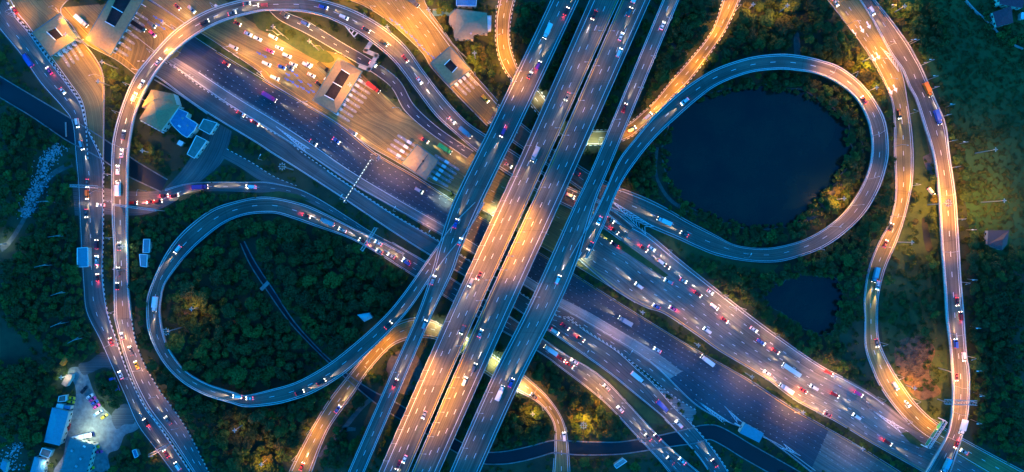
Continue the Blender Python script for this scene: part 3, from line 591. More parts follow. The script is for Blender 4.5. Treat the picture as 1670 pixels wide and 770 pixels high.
def wing(t,px,h,rise,m):
    p=[P(x,y,h)-t.location for x,y in px]; p=[(a.x,a.y) for a in p]
    if sum(p[i][0]*p[(i+1)%4][1]-p[(i+1)%4][0]*p[i][1] for i in range(4))<0: p=p[::-1]
    mb=MB(); mb.prism([(a*1,b_*1) for a,b_ in p],0,h); mb.build('wall',M['wall'],t)
    mb=MB(); mb.prism(p,h,h+.15); hipped(mb,p,h+.15,rise); mb.build('roof',M[m],t); stamp(px)
wing(t,[(231,175),(247,146),(283,153),(288,170)],7.2,1.6,'tan')
mb=MB(); 
for f in range(7):
    x,y=232+f*5.6,198+f*3.0; p=P(x,y,3)-t.location; mb.box((p.x,p.y,3.2),(1.2,.5,1.6),math.radians(-28))
mb.build('balcony',M['white'],t)
t=building('annex_building',Z('z1',(862,525),(910,545),(900,565),(955,600),(940,630),(905,665),(880,650),(838,610),(822,585)),6,'blue_deck','blue flat roofed annex with white edges beside the tan roofed building')
roof_bits(t,0,6,[(298,193,1.2,1.0,.6,'concrete'),(306,205,1,1,.5,'concrete'),(293,206,1.5,.8,.7,'white')])
building('shed',Z('z1',(985,575),(1050,595),(1015,650),(960,620)),4.5,'green_roof','green flat roofed shed nearest the highway, beside the blue annex')
building('shed',Z('z1',(950,655),(1000,680),(940,765),(905,745)),4.5,'green_roof','long green flat roofed shed below the blue annex')
building('kiosk',Z('z1',(868,678),(888,688),(875,706),(857,696)),3,'white','tiny white roofed kiosk left of the long green shed',win=False)
for tt_,hh_,sp_ in ((t,3,[(312,216,1.2,1,.5,'white')]),): pass
# NE villa
t=building('villa',Z('z2',(1020,42),(1168,62),(1172,160),(1105,155),(1100,190),(1010,185),(1003,130),(982,110),(985,80)),7,'tan2','grey brown roofed villa behind the upper toll gate',parapet=False)
mb=MB(); rr=[P(*q('z2',x,y),7.2)-t.location for x,y in ((1022,46),(1166,64),(1168,158),(1010,182))]
hipped(mb,[(p.x,p.y) for p in rr],7.15,2.4); mb.build('roof_ridge',M['tan2'],t)
roof_bits(t,0,7.1,[(758,32,1.6,1.2,.8,'concrete'),(780,45,1.2,1.0,.7,'white'),(768,55,1.0,1.0,.6,'metal')])
building('annex_building',Z('z2',(1020,-30),(1120,-30),(1115,30),(1020,28)),5,'blue_deck','blue roofed annex cut by the top edge above the villa')
building('shed',Z('z2',(1170,78),(1188,78),(1186,150),(1168,150)),4,'white','narrow white veranda along the right side of the villa',win=False)
# depot at the lower left (zoom of 20,600 at 4.53)
V=lambda *ps:[(20+x/4.53,600+y/4.53) for x,y in ps]
building('workshop',V((295,292),(418,325),(350,575),(235,548)),5.5,'blue_roof','light blue hipped workshop left of the depot yard',roof='hip',rise=1.6)
t=building('warehouse',V((430,515),(605,570),(545,790),(345,790)),6,'teal_roof','large dark teal roofed warehouse at the bottom of the depot',roof='gable',rise=.7)
roof_bits(t,0,6.6,[(118,735,1.2,1.2,.6,'metal'),(132,748,1.2,1.2,.6,'metal'),(125,760,1.2,1.2,.6,'metal'),(138,728,1.4,.8,.5,'white')])
building('shed',V((165,655),(250,680),(225,800),(130,780)),4,'blue_roof','small blue roofed shed at the bottom edge left of the warehouse',roof='gable',rise=.8)
building('shed',V((225,590),(295,610),(270,665),(205,640)),3.5,'brown_roof','small maroon roofed shed below the blue workshop',win=False)
building('hut',V((400,50),(442,48),(440,75),(400,140),(362,120)),3.2,'brown_roof','red brown roofed hut at the top of the depot yard',win=False,parapet=False)
building('shed',V((335,265),(380,270),(375,300),(328,290)),3.2,'white','pale roofed lean-to above the blue workshop',win=False)
building('shed',V((385,278),(433,283),(430,308),(383,302)),3.2,'blue_deck','vivid blue roofed lean-to above the blue workshop',win=False,parapet=False)
building('shed',V((348,210),(400,200),(398,245),(340,250)),3.2,'brown_roof','small brown roofed shed beside the two parked yellow taxis',win=False)
building('hut',V((888,610),(915,600),(935,650),(908,665)),3,'blue_deck','small light blue hut between the trees below the depot entrance',win=False)
building('pavilion',Z('z5',(375,458),(425,455),(427,548),(375,550)),4.5,'blue_roof','blue roofed checkpoint on the left edge of the left road',win=False)
building('hut',Z('z5',(695,415),(725,415),(722,480),(692,480)),3.5,'blue_roof','small blue roofed hut right of the straight ramp, the upper of two',win=False)
building('hut',Z('z5',(675,488),(713,490),(710,550),(680,545)),3.5,'blue_roof','small pale blue hut right of the straight ramp, the lower of two',win=False)
building('hut',[(0,770-8),(4,750),(12,755),(8,772)],3,'blue_roof','tiny pale roofed hut in the bottom left corner',win=False,parapet=False)
building('hut',Z('b2',(540,10),(600,0),(615,25),(575,45)),4,'white','white cottage beside the canal inside the left loop',roof='hip',rise=1.2,win=True)
building('hut',Z('b3',(595,735),(640,705),(658,718),(608,752)),3.2,'concrete','pale flat roofed hut south of the canal near the bottom edge',win=False)
building('house',Z('z8',(1220,372),(1320,372),(1310,440),(1285,470),(1215,440)),4.5,'dark','dark roofed house in the bushes right of the raised ramp',roof='hip',rise=1.2)
building('house',Z('z4',(1270,-20),(1400,-20),(1385,40),(1275,20)),6,'red_roof','dark red roofed house cut by the top right corner',parapet=False)
building('house',Z('z4',(1240,60),(1330,30),(1340,110),(1260,130)),6,'red_roof','square maroon roofed house near the top right corner',roof='hip',rise=1.5)
building('shed',Z('z4',(1378,62),(1400,62),(1396,92),(1376,92)),3,'white','small pale roofed shed beside the maroon roofed house',win=False)
# walls / fences
def wall(pts,lab,w_=1.3,h=2.0,m='concrete',name='wall',cat='wall'):
    o=strip(name,[(x,y,w_) for x,y in pts],0,M[m],n=4,hgt=(0,h),kind=None,mask=False); return tag(o,lab,cat)
wall(Z('z1',(745,385),(870,460),(1000,550)),'pale boundary wall between the tan building and the highway',1.6)
wall(Z('z4',(1115,0),(1165,55),(1225,105),(1280,170)),'white wall round the houses in the top right corner, upper part',1.4)
wall(Z('z4',(1320,203),(1392,235)),'short white wall at the right edge below the top right houses',1.4)
wall(Z('z2',(890,68),(920,110),(1000,210),(1080,290)),'pale boundary wall between the villa garden and the toll gate',1.6)
wall(Z('z2',(905,45),(1012,45)),'short pale wall along the villa garden terrace',1.2,1.5)
sheet('garden_terrace',Z('z2',(905,42),(1015,40),(1012,78),(905,78)),0.12,M['blue_deck'],smooth=False)
wall(Z('z1',(315,590),(318,660)),'short white weir wall across the left canal',1.2,.9)
wall(Z('z6',(75,660),(112,622)),'small concrete footbridge over the canal inside the left loop',6,.9,name='footbridge',cat='footbridge')
sheet('depot_yard',V((430,0),(530,0),(560,60),(600,170),(660,280),(720,340),(790,420),(880,390),(940,430),(900,470),(830,500),(785,600),(710,640),(690,790),(320,790),(380,640),(400,500),(440,330),(470,230),(460,120),(410,60)),.045,M['concrete_d'])
stamp(V((430,0),(530,0),(560,60),(600,170),(660,280),(720,340),(790,420),(880,390),(900,470),(830,500),(785,600),(710,640),(690,790),(320,790),(400,500),(470,230)))
sheet('depot_driveway',Z('b1',(380,250),(430,235),(500,190),(540,270),(500,265),(440,290),(400,300)),.05,M['asph_mid'])
sheet('depot_driveway',Z('b1',(540,490),(610,440),(650,530),(600,540),(560,560)),.05,M['asph_mid'])
stamp(Z('b1',(380,250),(500,190),(540,270),(440,290),(400,300))); stamp(Z('b1',(540,490),(610,440),(650,530),(600,540)))
# ------------------------------------------------------------------ toll gates
def toll(key,corners,hole,lab,h=7.5,roofm='tan',flat=False):
    """hipped canopy on columns, open well in the ridge with white louvre rails"""
    P0=[P(x,y,h) for x,y in corners]; c=sum((Vector(p) for p in P0),Vector())/4; c.z=0
    t=thing('toll_canopy',lab,'toll gate',c); L0=[p-c for p in P0]; a=[Vector((p.x,p.y,h)) for p in L0]
    if (a[1]-a[0]).length<(a[2]-a[1]).length: a=a[1:]+a[:1]
    mb=MB(); hb=[P(x,y,h+(0.5 if flat else 1.6))-c for x,y in hole]
    if (hb[1]-hb[0]).length<(hb[2]-hb[1]).length: hb=hb[1:]+hb[:1]
    # match order by nearest corners
    hb=[min(hb,key=lambda v:(Vector((v.x,v.y))-Vector((p.x,p.y))).length) for p in a]
    for i in range(4):
        j=(i+1)%4; mb.face([a[i],a[j],hb[j],hb[i]])
        e0,e1=a[i]-Vector((0,0,.35)),a[j]-Vector((0,0,.35)); mb.face([a[j],a[i],e0,e1])
    mb.face([p-Vector((0,0,.35)) for p in a])
    mb.build('roof',M[roofm],t)
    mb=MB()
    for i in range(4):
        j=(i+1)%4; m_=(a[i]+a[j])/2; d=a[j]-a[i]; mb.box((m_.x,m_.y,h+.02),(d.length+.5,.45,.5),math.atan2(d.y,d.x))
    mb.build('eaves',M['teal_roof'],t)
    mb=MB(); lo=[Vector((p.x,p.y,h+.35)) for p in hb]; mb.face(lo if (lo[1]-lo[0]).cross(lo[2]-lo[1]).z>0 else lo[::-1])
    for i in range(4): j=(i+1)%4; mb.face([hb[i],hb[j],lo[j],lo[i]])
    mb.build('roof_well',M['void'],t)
    mb=MB()
    if flat:
        mb=MB(); q0,q1=a[0].lerp(a[1],.55),a[3].lerp(a[2],.55); m_=(q0+q1)/2; d=q1-q0; mb.box((m_.x,m_.y,h+.45),(d.length*.9,.3,.3),math.atan2(d.y,d.x)); mb.build('gutter',M['dark'],t)
    L_=(hb[1]-hb[0]); k=2 if L_.length>9 else 1
    for s_ in ([] if flat else [i/k for i in range(k+1)]):
        p0=hb[0].lerp(hb[1],s_); p1=hb[3].lerp(hb[2],s_); m_=(p0+p1)/2+Vector((0,0,1.1))
        for u_,v_ in ((p0,m_),(m_,p1)):
            mm=(u_+v_)/2; d=v_-u_; mb.box((mm.x,mm.y,mm.z+.05),(Vector((d.x,d.y)).length,.45,.25),math.atan2(d.y,d.x))
    if not flat: mb.build('ridge_vent',M['white'],t)
    for i in range(4):
        j=(i+1)%4
        n=max(2,int((a[j]-a[i]).length/9))
        for k in range(n):
            p=a[i].lerp(a[j],(k+.15)/n)*.9; mb=MB(); mb.tube((p.x,p.y,0),(p.x,p.y,h-.36),.25); mb.build('column',M['white'],t)
    stamp(corners); return t
toll('a',Z('z1',(290,65),(375,185),(245,275),(155,160)),Z('z1',(270,135),(305,175),(270,195),(228,155)),'small square toll gate canopy at the upper left corner')
toll('b',Z('z1',(560,-60),(695,-5),(535,265),(415,190)),Z('z1',(575,-40),(635,-5),(555,130),(510,105)),'long toll gate canopy cut by the top edge')
toll('c',Z('z2',(450,280),(565,345),(440,550),(325,485)),Z('z2',(465,335),(505,360),(430,485),(383,460)),'largest toll gate canopy with a double ridge well')
toll('d',Z('z2',(990,225),(1090,335),(990,420),(895,305)),Z('z2',(990,287),(1025,325),(1000,352),(962,315)),'diamond shaped toll gate canopy below the villa')
t5=toll('e',Z('z6',(830,-42),(935,35),(872,130),(757,50)),Z('z6',(858,30),(866,34),(862,44),(853,40)),'plain tan toll gate canopy beside the dark highway',h=6,roofm='tan2',flat=True)
# toll islands with booths
def mk_island():
    t=thing('toll_island','white toll island','toll island')
    mb=MB(); mb.box((0,0,.2),(15,1.5,.4),mi=0); mb.box((7.9,0,.35),(.8,1.1,.7),taper=.6); mb.box((-7.9,0,.35),(.8,1.1,.7),taper=.6); mb.build('kerb',M['concrete'],t)
    mb=MB(); mb.box((0,0,1.7),(2.2,1.3,2.6)); mb.box((0,0,3.1),(2.6,1.7,.2)); mb.build('booth',M['white'],t)
    mb=MB(); mb.box((0,0,2.0),(1.8,1.36,1.0)); mb.build('window',M['glass'],t)
    mb=MB(); mb.tube((4,0,.4),(4,0,1.3),.12); mb.tube((4,0,1.2),(4,2.6,1.25),.05); mb.build('boom_barrier',M['paint_y'],t)
    for s_ in (-5.5,5.5):
        mb=MB(); mb.tube((s_,0,.4),(s_,0,1.5),.22,.18); mb.build('bollard',M['white'],t)
    return t
def copy_tree(o,parent=None):
    c=o.copy(); COL.objects.link(c)
    if parent is not None: c.parent=parent
    for ch in list(o.children): copy_tree(ch,c)
    return c
ORD=['first','second','third','fourth','fifth','sixth','seventh','eighth','ninth','tenth','eleventh','twelfth','thirteenth','fourteenth','fifteenth','sixteenth','seventeenth','eighteenth','nineteenth','twentieth']
def ordw(i):
    if i<20: return ORD[i]
    tens=['','','twenty','thirty','forty','fifty','sixty','seventy','eighty','ninety'][(i+1)//10]; u_=(i+1)%10
    return tens+('-'+ORD[u_-1] if u_ else ('ieth' if False else 'th')).replace('tyth','tieth') if u_ else tens[:-1]+'ieth'
isl=mk_island(); first=True
def islands(p0,p1,n,ang,place):
    global first
    for i in range(n):
        f=i/(n-1); x=p0[0]+(p1[0]-p0[0])*f; y=p0[1]+(p1[1]-p0[1])*f
        o=isl if first else copy_tree(isl); first=False
        p=P(x,y,.12); o.location=p; o.rotation_euler=(0,0,math.radians(ang))
        o['label']=f'white toll island at {place}, {ordw(i)} from upper end'; o['group']='toll islands at the toll gates'
islands(q('z2',560,395),q('z2',445,550),8,-32,'the largest toll canopy')
islands(q('z2',530,340),q('z2',545,360),2,-32,'the edge of the largest canopy')if False else None
islands(q('z1',300,265),q('z1',365,215),4,-58,'the square upper left canopy')
islands(q('z1',655,60),q('z1',560,235),7,-32,'the canopy cut by the top edge')
islands(q('z2',1075,365),q('z2',1020,410),4,-45,'the diamond canopy')
islands(q('z6',975,45),q('z6',920,125),5,-32,'the plain tan canopy right side')
islands(q('z2',795,690),q('z2',745,755),4,-32,'the plain tan canopy left side')
# small toll office on the highway at lower right
t=building('toll_office',[(1215,690),(1246,707),(1238,722),(1206,706)],5,'blue_roof','light blue roofed toll office at the lower edge of the dark highway',win=True,parapet=False)
wall([(1198,690),(1216,700)],'lit low wall left of the blue toll office',2,1.0,'white'); wall([(1245,713),(1275,728),(1330,768)],'low pale barrier running right from the blue toll office',1.2,.9,'barrier')
# covered walkway between the ramps
t=thing('footbridge','white roofed footbridge zigzagging over the small road near the largest canopy','footbridge',P(600,80,0))
wk=Z('z2',(615,195),(580,245),(635,268),(598,335),(555,318)); mb=MB()
for a,b in zip(wk[:-1],wk[1:]):
    A=P(*a,6.3)-t.location; B=P(*b,6.3)-t.location; d=B-A; m_=(A+B)/2; mb.box((m_.x,m_.y,6.3),(d.length+1.6,2.4,.25),math.atan2(d.y,d.x))
mb.build('roof',M['concrete'],t)
for a in wk:
    A=P(*a,6)-t.location; mb=MB(); mb.tube((A.x,A.y,0),(A.x,A.y,6.1),.25); mb.build('column',M['concrete'],t)
t=thing('stairway','white steel stair frame under the arching ramp near the footbridge','stairs',P(*q('z2',515,140),0)); mb=MB()
for x0,y0,x1,y1 in ((475,115,550,150),(550,150,525,178),(475,115,525,178),(505,128,500,150),(530,140,512,165)):
    A=P(*q('z2',x0,y0),4)-t.location; B=P(*q('z2',x1,y1),4)-t.location; m_=(A+B)/2; d=B-A; mb.box((m_.x,m_.y,4),(d.length,.6,.3),math.atan2(d.y,d.x))
mb.build('frame',M['white'],t)
for x0,y0 in ((475,115),(550,150),(525,178)):
    A=P(*q('z2',x0,y0),4)-t.location; mb=MB(); mb.tube((A.x,A.y,0),(A.x,A.y,3.9),.2); mb.build('post',M['metal'],t)
# ------------------------------------------------------------------ gantries
def gantry(a,b,h,lab,signs=(),lit=False,w_=1.2,m='metal',zb=0):
    A=P(*a,zb+h); B=P(*b,zb+h); c=(A+B)/2; c.z=0; t=thing('sign_gantry',lab,'gantry',c); d=B-A; rz=math.atan2(d.y,d.x)
    for e in (A,B):
        e=e-c; mb=MB(); mb.tube((e.x,e.y,zb-.2),(e.x,e.y,zb+h+.6),.3,.22); mb.build('post',M[m],t)
    mb=MB(); dn=d.normalized(); nn=Vector((-dn.y,dn.x,0))
    for s_ in (-w_/2,w_/2):
        for dz in (0,1.1): mb.tube(A-c+nn*s_+Vector((0,0,dz)),B-c+nn*s_+Vector((0,0,dz)),.13,n=6)
    k=int(d.length/1.6)
    for i in range(k):
        p=A-c+d*(i/k); p2=A-c+d*((i+1)/k); mb.tube(p+nn*w_/2,p2-nn*w_/2,.07,n=4); mb.tube(p-nn*w_/2,p+nn*w_/2,.07,n=4)
    mb.build('truss',M['dark' if lit else m],t)
    for f0,f1,side in signs:
        p=(A-c).lerp(B-c,(f0+f1)/2)+nn*side*(w_/2+.25); mb=MB(); mb.box((p.x,p.y,zb+h+.5),((f1-f0)*d.length,.12,3.0),rz); s=mb.build('sign_panel',M['sign'],t)
        mb=MB()
        for e in (-1.5,1.5): mb.box((p.x,p.y,zb+h+.5+e),((f1-f0)*d.length+.2,.16,.14),rz)
        mb.build('sign_frame',M['white'],s)
    if lit:
        for k in range(lit):
            f=(k+.5)/lit; p=(A-c).lerp(B-c,f); mb=MB(); mb.box((p.x,p.y,zb+h+1.35),(d.length/lit*.4,.16,.12),rz); mb.build('light_strip',M['strip'],t)
    return t
gantry((1541,686),(1512,730),7,'white sign gantry with green panels where the lit ramp meets the wide road',signs=((.08,.34,-1),(.38,.66,-1),(.7,.95,-1)),w_=2.2,m='white')
gantry((613,372),(590,409),6.5,'pale truss gantry over the lower left ramp, without panels',w_=1.4)
gantry((606,260),(561,330),7,'lit gantry spanning the dark highway and its side road',lit=14,w_=1.0)
gantry((115,303),(160,305),6.5,'blue lit gantry across the left road above the crossing',w_=1.3)
gantry((243,743),(271,728),6.5,'gantry over the left road near the bottom edge',w_=1.4)
gantry((1540,655),(1592,657),7,'twin beam gantry across the raised ramp at the lower right',w_=2.4,m='metal',zb=7)
gantry((185,334),(255,343),13.5,'thin gantry above the ramp at the left crossing',w_=.9)
# ------------------------------------------------------------------ lamps
LAMPS=[]
def spot(parent,loc,power,color,size=150,soft=.35,rx=0,blend=.9,shared={}):
    k=(round(power,1),tuple(round(c,3) for c in color),size,soft)
    if k not in shared:
        ld=bpy.data.lights.new('lamp_light','SPOT'); ld.energy=power*LAMP; ld.color=color; ld.spot_size=math.radians(size); ld.spot_blend=blend; ld.shadow_soft_size=soft; shared[k]=ld
    o=bpy.data.objects.new('light_beam',shared[k]); COL.objects.link(o); o.parent=parent; o.location=loc; o.rotation_euler=(rx,0,0); return o
SOD=(1.0,0.36,0.004); WARM=(1.0,0.37,0.06); PINK=(1.0,0.42,0.13); COOL=(0.80,1.0,0.72); WHITE=(1.0,0.86,0.62)
PROTO={}
def street_proto(kind):
    t=thing('street_lamp','street lamp','street lamp')
    h=11 if kind!='under' else 6.5
    mb=MB(); mb.tube((0,0,0),(0,0,h-.8),.14,.09); mb.tube((0,0,h-.8),(1.0,0,h),.08,.07,6); mb.tube((1.0,0,h),(2.6,0,h+.15),.07,.05,6); mb.tube((0,0,0),(0,0,.5),.25,.2); mb.build('pole',M['metal'],t)
    mb=MB(); mb.box((2.9,0,h+.2),(1.0,.4,.18),taper=.8); hd=mb.build('lamp_head',M['metal'],t)
    mb=MB(); mb.box((2.9,0,h+.08),(.8,.32,.06)); mb.build('lamp_glass',M['sodium' if kind=='sod' else 'cool'],hd)
    return t,h
def street(px,py,power,color,ground=False,key=None,drop=None,size=118):
    kind='cool' if color in (COOL,WHITE) else 'sod'
    hit=locate(px,py,key,ground); kk='under' if ground else kind
    if kk not in PROTO: PROTO[kk]=street_proto(kk if kk!='under' else 'under'); t=PROTO[kk][0]
    else: t=copy_tree(PROTO[kk][0])
    h=PROTO[kk][1]
    for ch in list(t.children):
        if ch.type=='LIGHT': bpy.data.objects.remove(ch)
    if hit:
        r,i,v,_,z=hit; side=1 if v>.5 else 0
        e=Vector(r.rw[i] if side else r.lw[i]); o_=Vector(r.lw[i] if side else r.rw[i]); d=(o_-e); d.z=0; d.normalize()
        e=e-d*.35 if not r.elev else e+d*.1
        t.location=(e.x,e.y,z-.1 if r.elev else 0); rz=math.atan2(d.y,d.x); road_k=r.key
        reach=min(max((v if not side else 1-v)*r.wid[i],2.9),9)
    else:
        t.location=P(px,py,0); rz=random.uniform(0,6.28); road_k='open ground'
    t.rotation_euler=(0,0,rz)
    spot(t,(2.9,0,h),power,color,size)
    LAMPS.append((t,road_k,color,px,py)); return t
RN={'viaduct_a':'the leftmost viaduct','viaduct_b':'the second viaduct','viaduct_c':'the third viaduct','viaduct_d':'the rightmost viaduct','pond_loop':'the pond loop','left_loop':'the lower left loop',
    'top_ramp':'the arching upper left ramp','south_ramp':'the wide ramp at lower left','west_road':'the far left road','crossing':'the left crossing','localyard':'the lane beside green sheds','localroad':'the short side road',
    'ramp_mid':'the merging middle ramp','ramp_low':'the lowest right-hand ramp','highway':'the dark wide highway','collector':'the side road below the highway','slip_lane':'the slip lane','north_road':'the toll plaza road',
    'east_road':'the wide right-hand road','toll_road_a':'the square canopy approach','toll_road_b':'the top edge plaza','north_toll_road':'the diamond canopy approach','gap_road':'the narrow arch road',
    'curl_road_upper':'the upper orange curling road','curl_road_lower':'the lower curling road','east_branch':'the east branch road','east_flyover':'the raised right ramp','open ground':'open ground'}
PW=9000
for a in [
 # plazas upper left
 (60,8,.5,WARM),(30,10,.25,WARM),(120,20,.5,SOD),(140,45,.5,SOD),(205,70,.5,SOD),(185,85,.5,SOD),(125,95,.5,WARM),(150,130,.25,PINK),
 # toll plaza c
 (415,45,.6,SOD),(470,70,1.0,SOD),(505,90,1.3,SOD),(490,115,.9,SOD),(450,100,.6,SOD),(390,60,.35,WARM),(560,170,.6,WARM),(600,180,.8,PINK),(640,215,.8,PINK),(600,225,.5,PINK),(700,240,.6,WARM),(740,260,.5,WARM),(480,150,.35,PINK),(430,95,.4,WARM),
 # diamond toll
 (575,8,.6,SOD),(615,20,1.0,SOD),(655,30,.9,SOD),(680,60,.9,SOD),(712,85,.8,SOD),(750,150,.6,WARM),(785,185,.4,WARM),(765,125,.3,SOD),
 # curl upper
 (816,15,.9,SOD),(812,60,1.2,SOD),(825,100,1.2,SOD),(850,135,1.0,SOD),(1190,15,1.0,SOD),(1170,55,1.2,SOD),(1140,100,1.3,SOD),(1105,140,1.1,SOD),(1075,175,.9,SOD),(1030,215,.7,SOD),
 # east
 (1372,12,.4,WARM),(1400,45,.7,SOD),(1425,75,.8,SOD),(1440,105,.7,SOD),(1455,135,1.0,SOD),(1470,70,.8,SOD),(1495,105,.7,SOD),(1470,185,.4,WARM),(1472,240,.35,WARM),(1475,300,.9,WARM),(1460,350,.4,WARM),(1440,400,.3,PINK),
 (1515,140,.3,WARM),(1530,190,.3,WARM),(1536,235,.7,SOD),(1540,275,1.1,SOD),(1543,315,1.5,SOD),(1548,360,1.2,SOD),(1550,410,.7,SOD),(1554,460,.3,WARM),(1558,540,.4,WARM),(1565,580,.6,SOD),(1567,625,1.4,SOD),(1565,665,1.4,SOD),(1550,705,.5,SOD),
 (1425,560,.3,PINK),(1450,610,.8,WARM),(1478,650,1.2,SOD),(1505,690,1.1,SOD),(1450,665,.7,WARM),(1400,650,.5,PINK),(1330,640,1.2,PINK),(1280,610,1.2,PINK),(1230,560,1.0,PINK),(1160,490,.6,PINK),(1130,520,.6,PINK),(1370,660,.9,PINK),(1060,440,.4,PINK),(1310,670,.5,WARM),(1180,520,.4,PINK),
 # pond loop
 (1350,115,.8,SOD),(1380,130,1.2,SOD),(1405,165,.7,SOD),(1432,215,.3,PINK),(1425,290,.5,PINK),(1400,335,.4,PINK),(1365,370,.4,PINK),(1320,400,.2,PINK),
 # top ramp
 (222,145,.7,WARM),(260,90,.8,WARM),(300,55,.3,WARM),(205,190,.7,SOD),(197,240,.7,WARM),(195,290,.8,WARM),(195,330,.8,WARM),(195,390,.6,PINK),(198,440,.5,PINK),(360,18,.2,PINK),(420,8,.15,WARM),(700,150,.5,PINK),(730,190,.4,WARM),(600,40,.15,PINK),
 (200,510,.7,WARM),(210,560,1.0,WARM),(230,600,.9,WARM),(255,640,.5,WARM),(190,560,.4,WARM),(285,690,.3,PINK),
 # viaducts, with lamps added in between to join up the orange pools
 (852,118,.7,SOD),(970,60,.3,PINK),(945,110,.45,PINK),(920,160,.45,PINK),(895,215,.2,PINK),(1010,60,.3,PINK),(985,110,.45,PINK),(960,165,.45,PINK),(930,220,.2,PINK),
 (1085,40,.15,PINK),(1060,100,.35,PINK),(1035,150,.3,PINK),(1010,200,.25,PINK),
 (848,290,.5,WARM),(870,240,.3,PINK),(770,490,.4,WARM),(750,520,.3,PINK),(830,345,.8,SOD),(790,420,.8,SOD),(855,370,.8,SOD),(835,410,.9,SOD),(700,612,.8,SOD),(678,665,.9,SOD),(655,710,.6,SOD),(750,625,.8,SOD),(731,660,.9,SOD),(712,702,.7,SOD),(835,325,.6,WARM),(815,365,1.6,SOD),(800,400,1.3,SOD),(780,440,.6,SOD),(865,350,1.6,SOD),(845,390,1.6,SOD),(825,430,1.0,SOD),(805,465,.4,WARM),(890,300,.4,PINK),
 (735,560,.4,PINK),(710,595,1.2,SOD),(690,640,1.5,SOD),(665,690,.8,SOD),(640,740,.3,PINK),(760,610,.9,SOD),(740,640,1.5,SOD),(722,680,1.0,SOD),(700,725,.4,PINK),
 (890,370+20,.3,PINK),(870,470,.3,PINK),(815,630,.4,WARM),(790,660,.3,PINK),(765,720,.25,PINK),(650,600,.25,PINK),
 # lower curl
 (495,740,.9,SOD),(520,700,.9,SOD),(555,650,.3,WARM),(600,590,1.0,SOD),(628,560,1.1,SOD),(885,660,.5,WARM),(915,700,.2,PINK),(870,635,.8,WARM),
 # lower right ramps and roads
 (910,530,.3,PINK),(960,560,.25,PINK),(1020,610,.2,PINK),(1080,660,.2,PINK),(1100,680,.2,PINK),(920,580,.3,PINK),(1000,650,.3,PINK),(1060,715,.3,PINK),(1100,590,.15,PINK),(1040,545,.4,PINK),(950,480,.25,PINK),(1240,640,.6,PINK),(1180,600,.25,PINK),
 (330,150,.6,PINK),(290,100,.7,WARM),(350,130,.5,PINK),(390,190,.2,PINK),(300,140,.5,WARM),
 # left
 (150,325,.5,WARM),(235,328,.6,WARM),(195,555,.2,PINK),(215,620,.2,PINK),(265,735,.3,WARM),
 (660,425,.3,PINK),(635,405,.2,PINK),(700,430,.3,WARM),(1015,300+14,.4,WARM)]:
    street(a[0],a[1],a[2]*PW*(.62 if a[3]==PINK else .95 if a[3]==WARM else 1.18),a[3])
for a in [(905,195,1.0,COOL),(950,222,1.0,COOL),(975,225,.6,COOL),(810,325,1.3,COOL),(850,352,1.8,WHITE),(870,365,1.2,COOL),(905,385,1.6,COOL),(950,415,1.0,COOL),(720,285,.6,COOL),(708,283,.3,COOL),(690,535,.7,WHITE),(715,540,1.0,WHITE),
          (760,565,1.2,COOL),(805,598,1.2,COOL),(850,628,1.0,WHITE),(915,520,.15,WARM),(770,445,.6,WARM),(880,160,.6,WHITE),(715,410,.3,WARM),(820,270,.2,WARM),(930,315,.3,WARM)]:
    street(a[0],a[1],a[2]*PW*.5,a[3],ground=True)
for r_k in set(l[1] for l in LAMPS):
    ls=sorted([l for l in LAMPS if l[1]==r_k],key=lambda l:(l[4],l[3]))
    for i,l in enumerate(ls):
        c={SOD:'orange',WARM:'warm',PINK:'dim warm',COOL:'white green',WHITE:'white'}[l[2]]
        l[0]['label']=f'{c} street lamp on {RN[r_k]}, {ordw(i)} from top'; l[0]['group']='street lamps along the roads'; l[0]['category']='street lamp'
# high mast lamps on open ground, several of them added as fill light
def mast(px,py,h,power,color,lab,soft=1.0,lit=True,ring=False):
    t=thing('high_mast_lamp',lab,'mast lamp',P(px,py,0),0,'high mast lamps')
    mb=MB(); mb.tube((0,0,0),(0,0,h),.38,.16,10); mb.build('pole',M['metal'],t)
    mb=MB(); n=12; R0=1.4 if ring else .55; nf=8 if ring else 4
    for i in range(n):
        a0,a1=2*math.pi*i/n,2*math.pi*(i+1)/n; mb.tube((R0*math.cos(a0),R0*math.sin(a0),h-.1),(R0*math.cos(a1),R0*math.sin(a1),h-.1),.09,n=5)
    for i in range(4): a0=math.pi*i/2; mb.tube((0,0,h-.1),(R0*math.cos(a0),R0*math.sin(a0),h-.1),.07,n=5)
    mb.build('lamp_ring',M['metal'],t)
    for i in range(nf):
        a0=2*math.pi*i/nf; R1=R0+.35; mb=MB(); mb.box((R1*math.cos(a0),R1*math.sin(a0),h-.25),(.7,.5,.25),a0,taper=.8); f=mb.build('floodlight',M['metal'],t)
        if lit: mb=MB(); mb.box((R1*math.cos(a0),R1*math.sin(a0),h-.42),(.5,.4,.06),a0); mb.build('lamp_glass',M['sodium' if color in (SOD,WARM) else 'cool'],f)
    if lit: spot(t,(0,0,h-.7),power,color,160,soft)
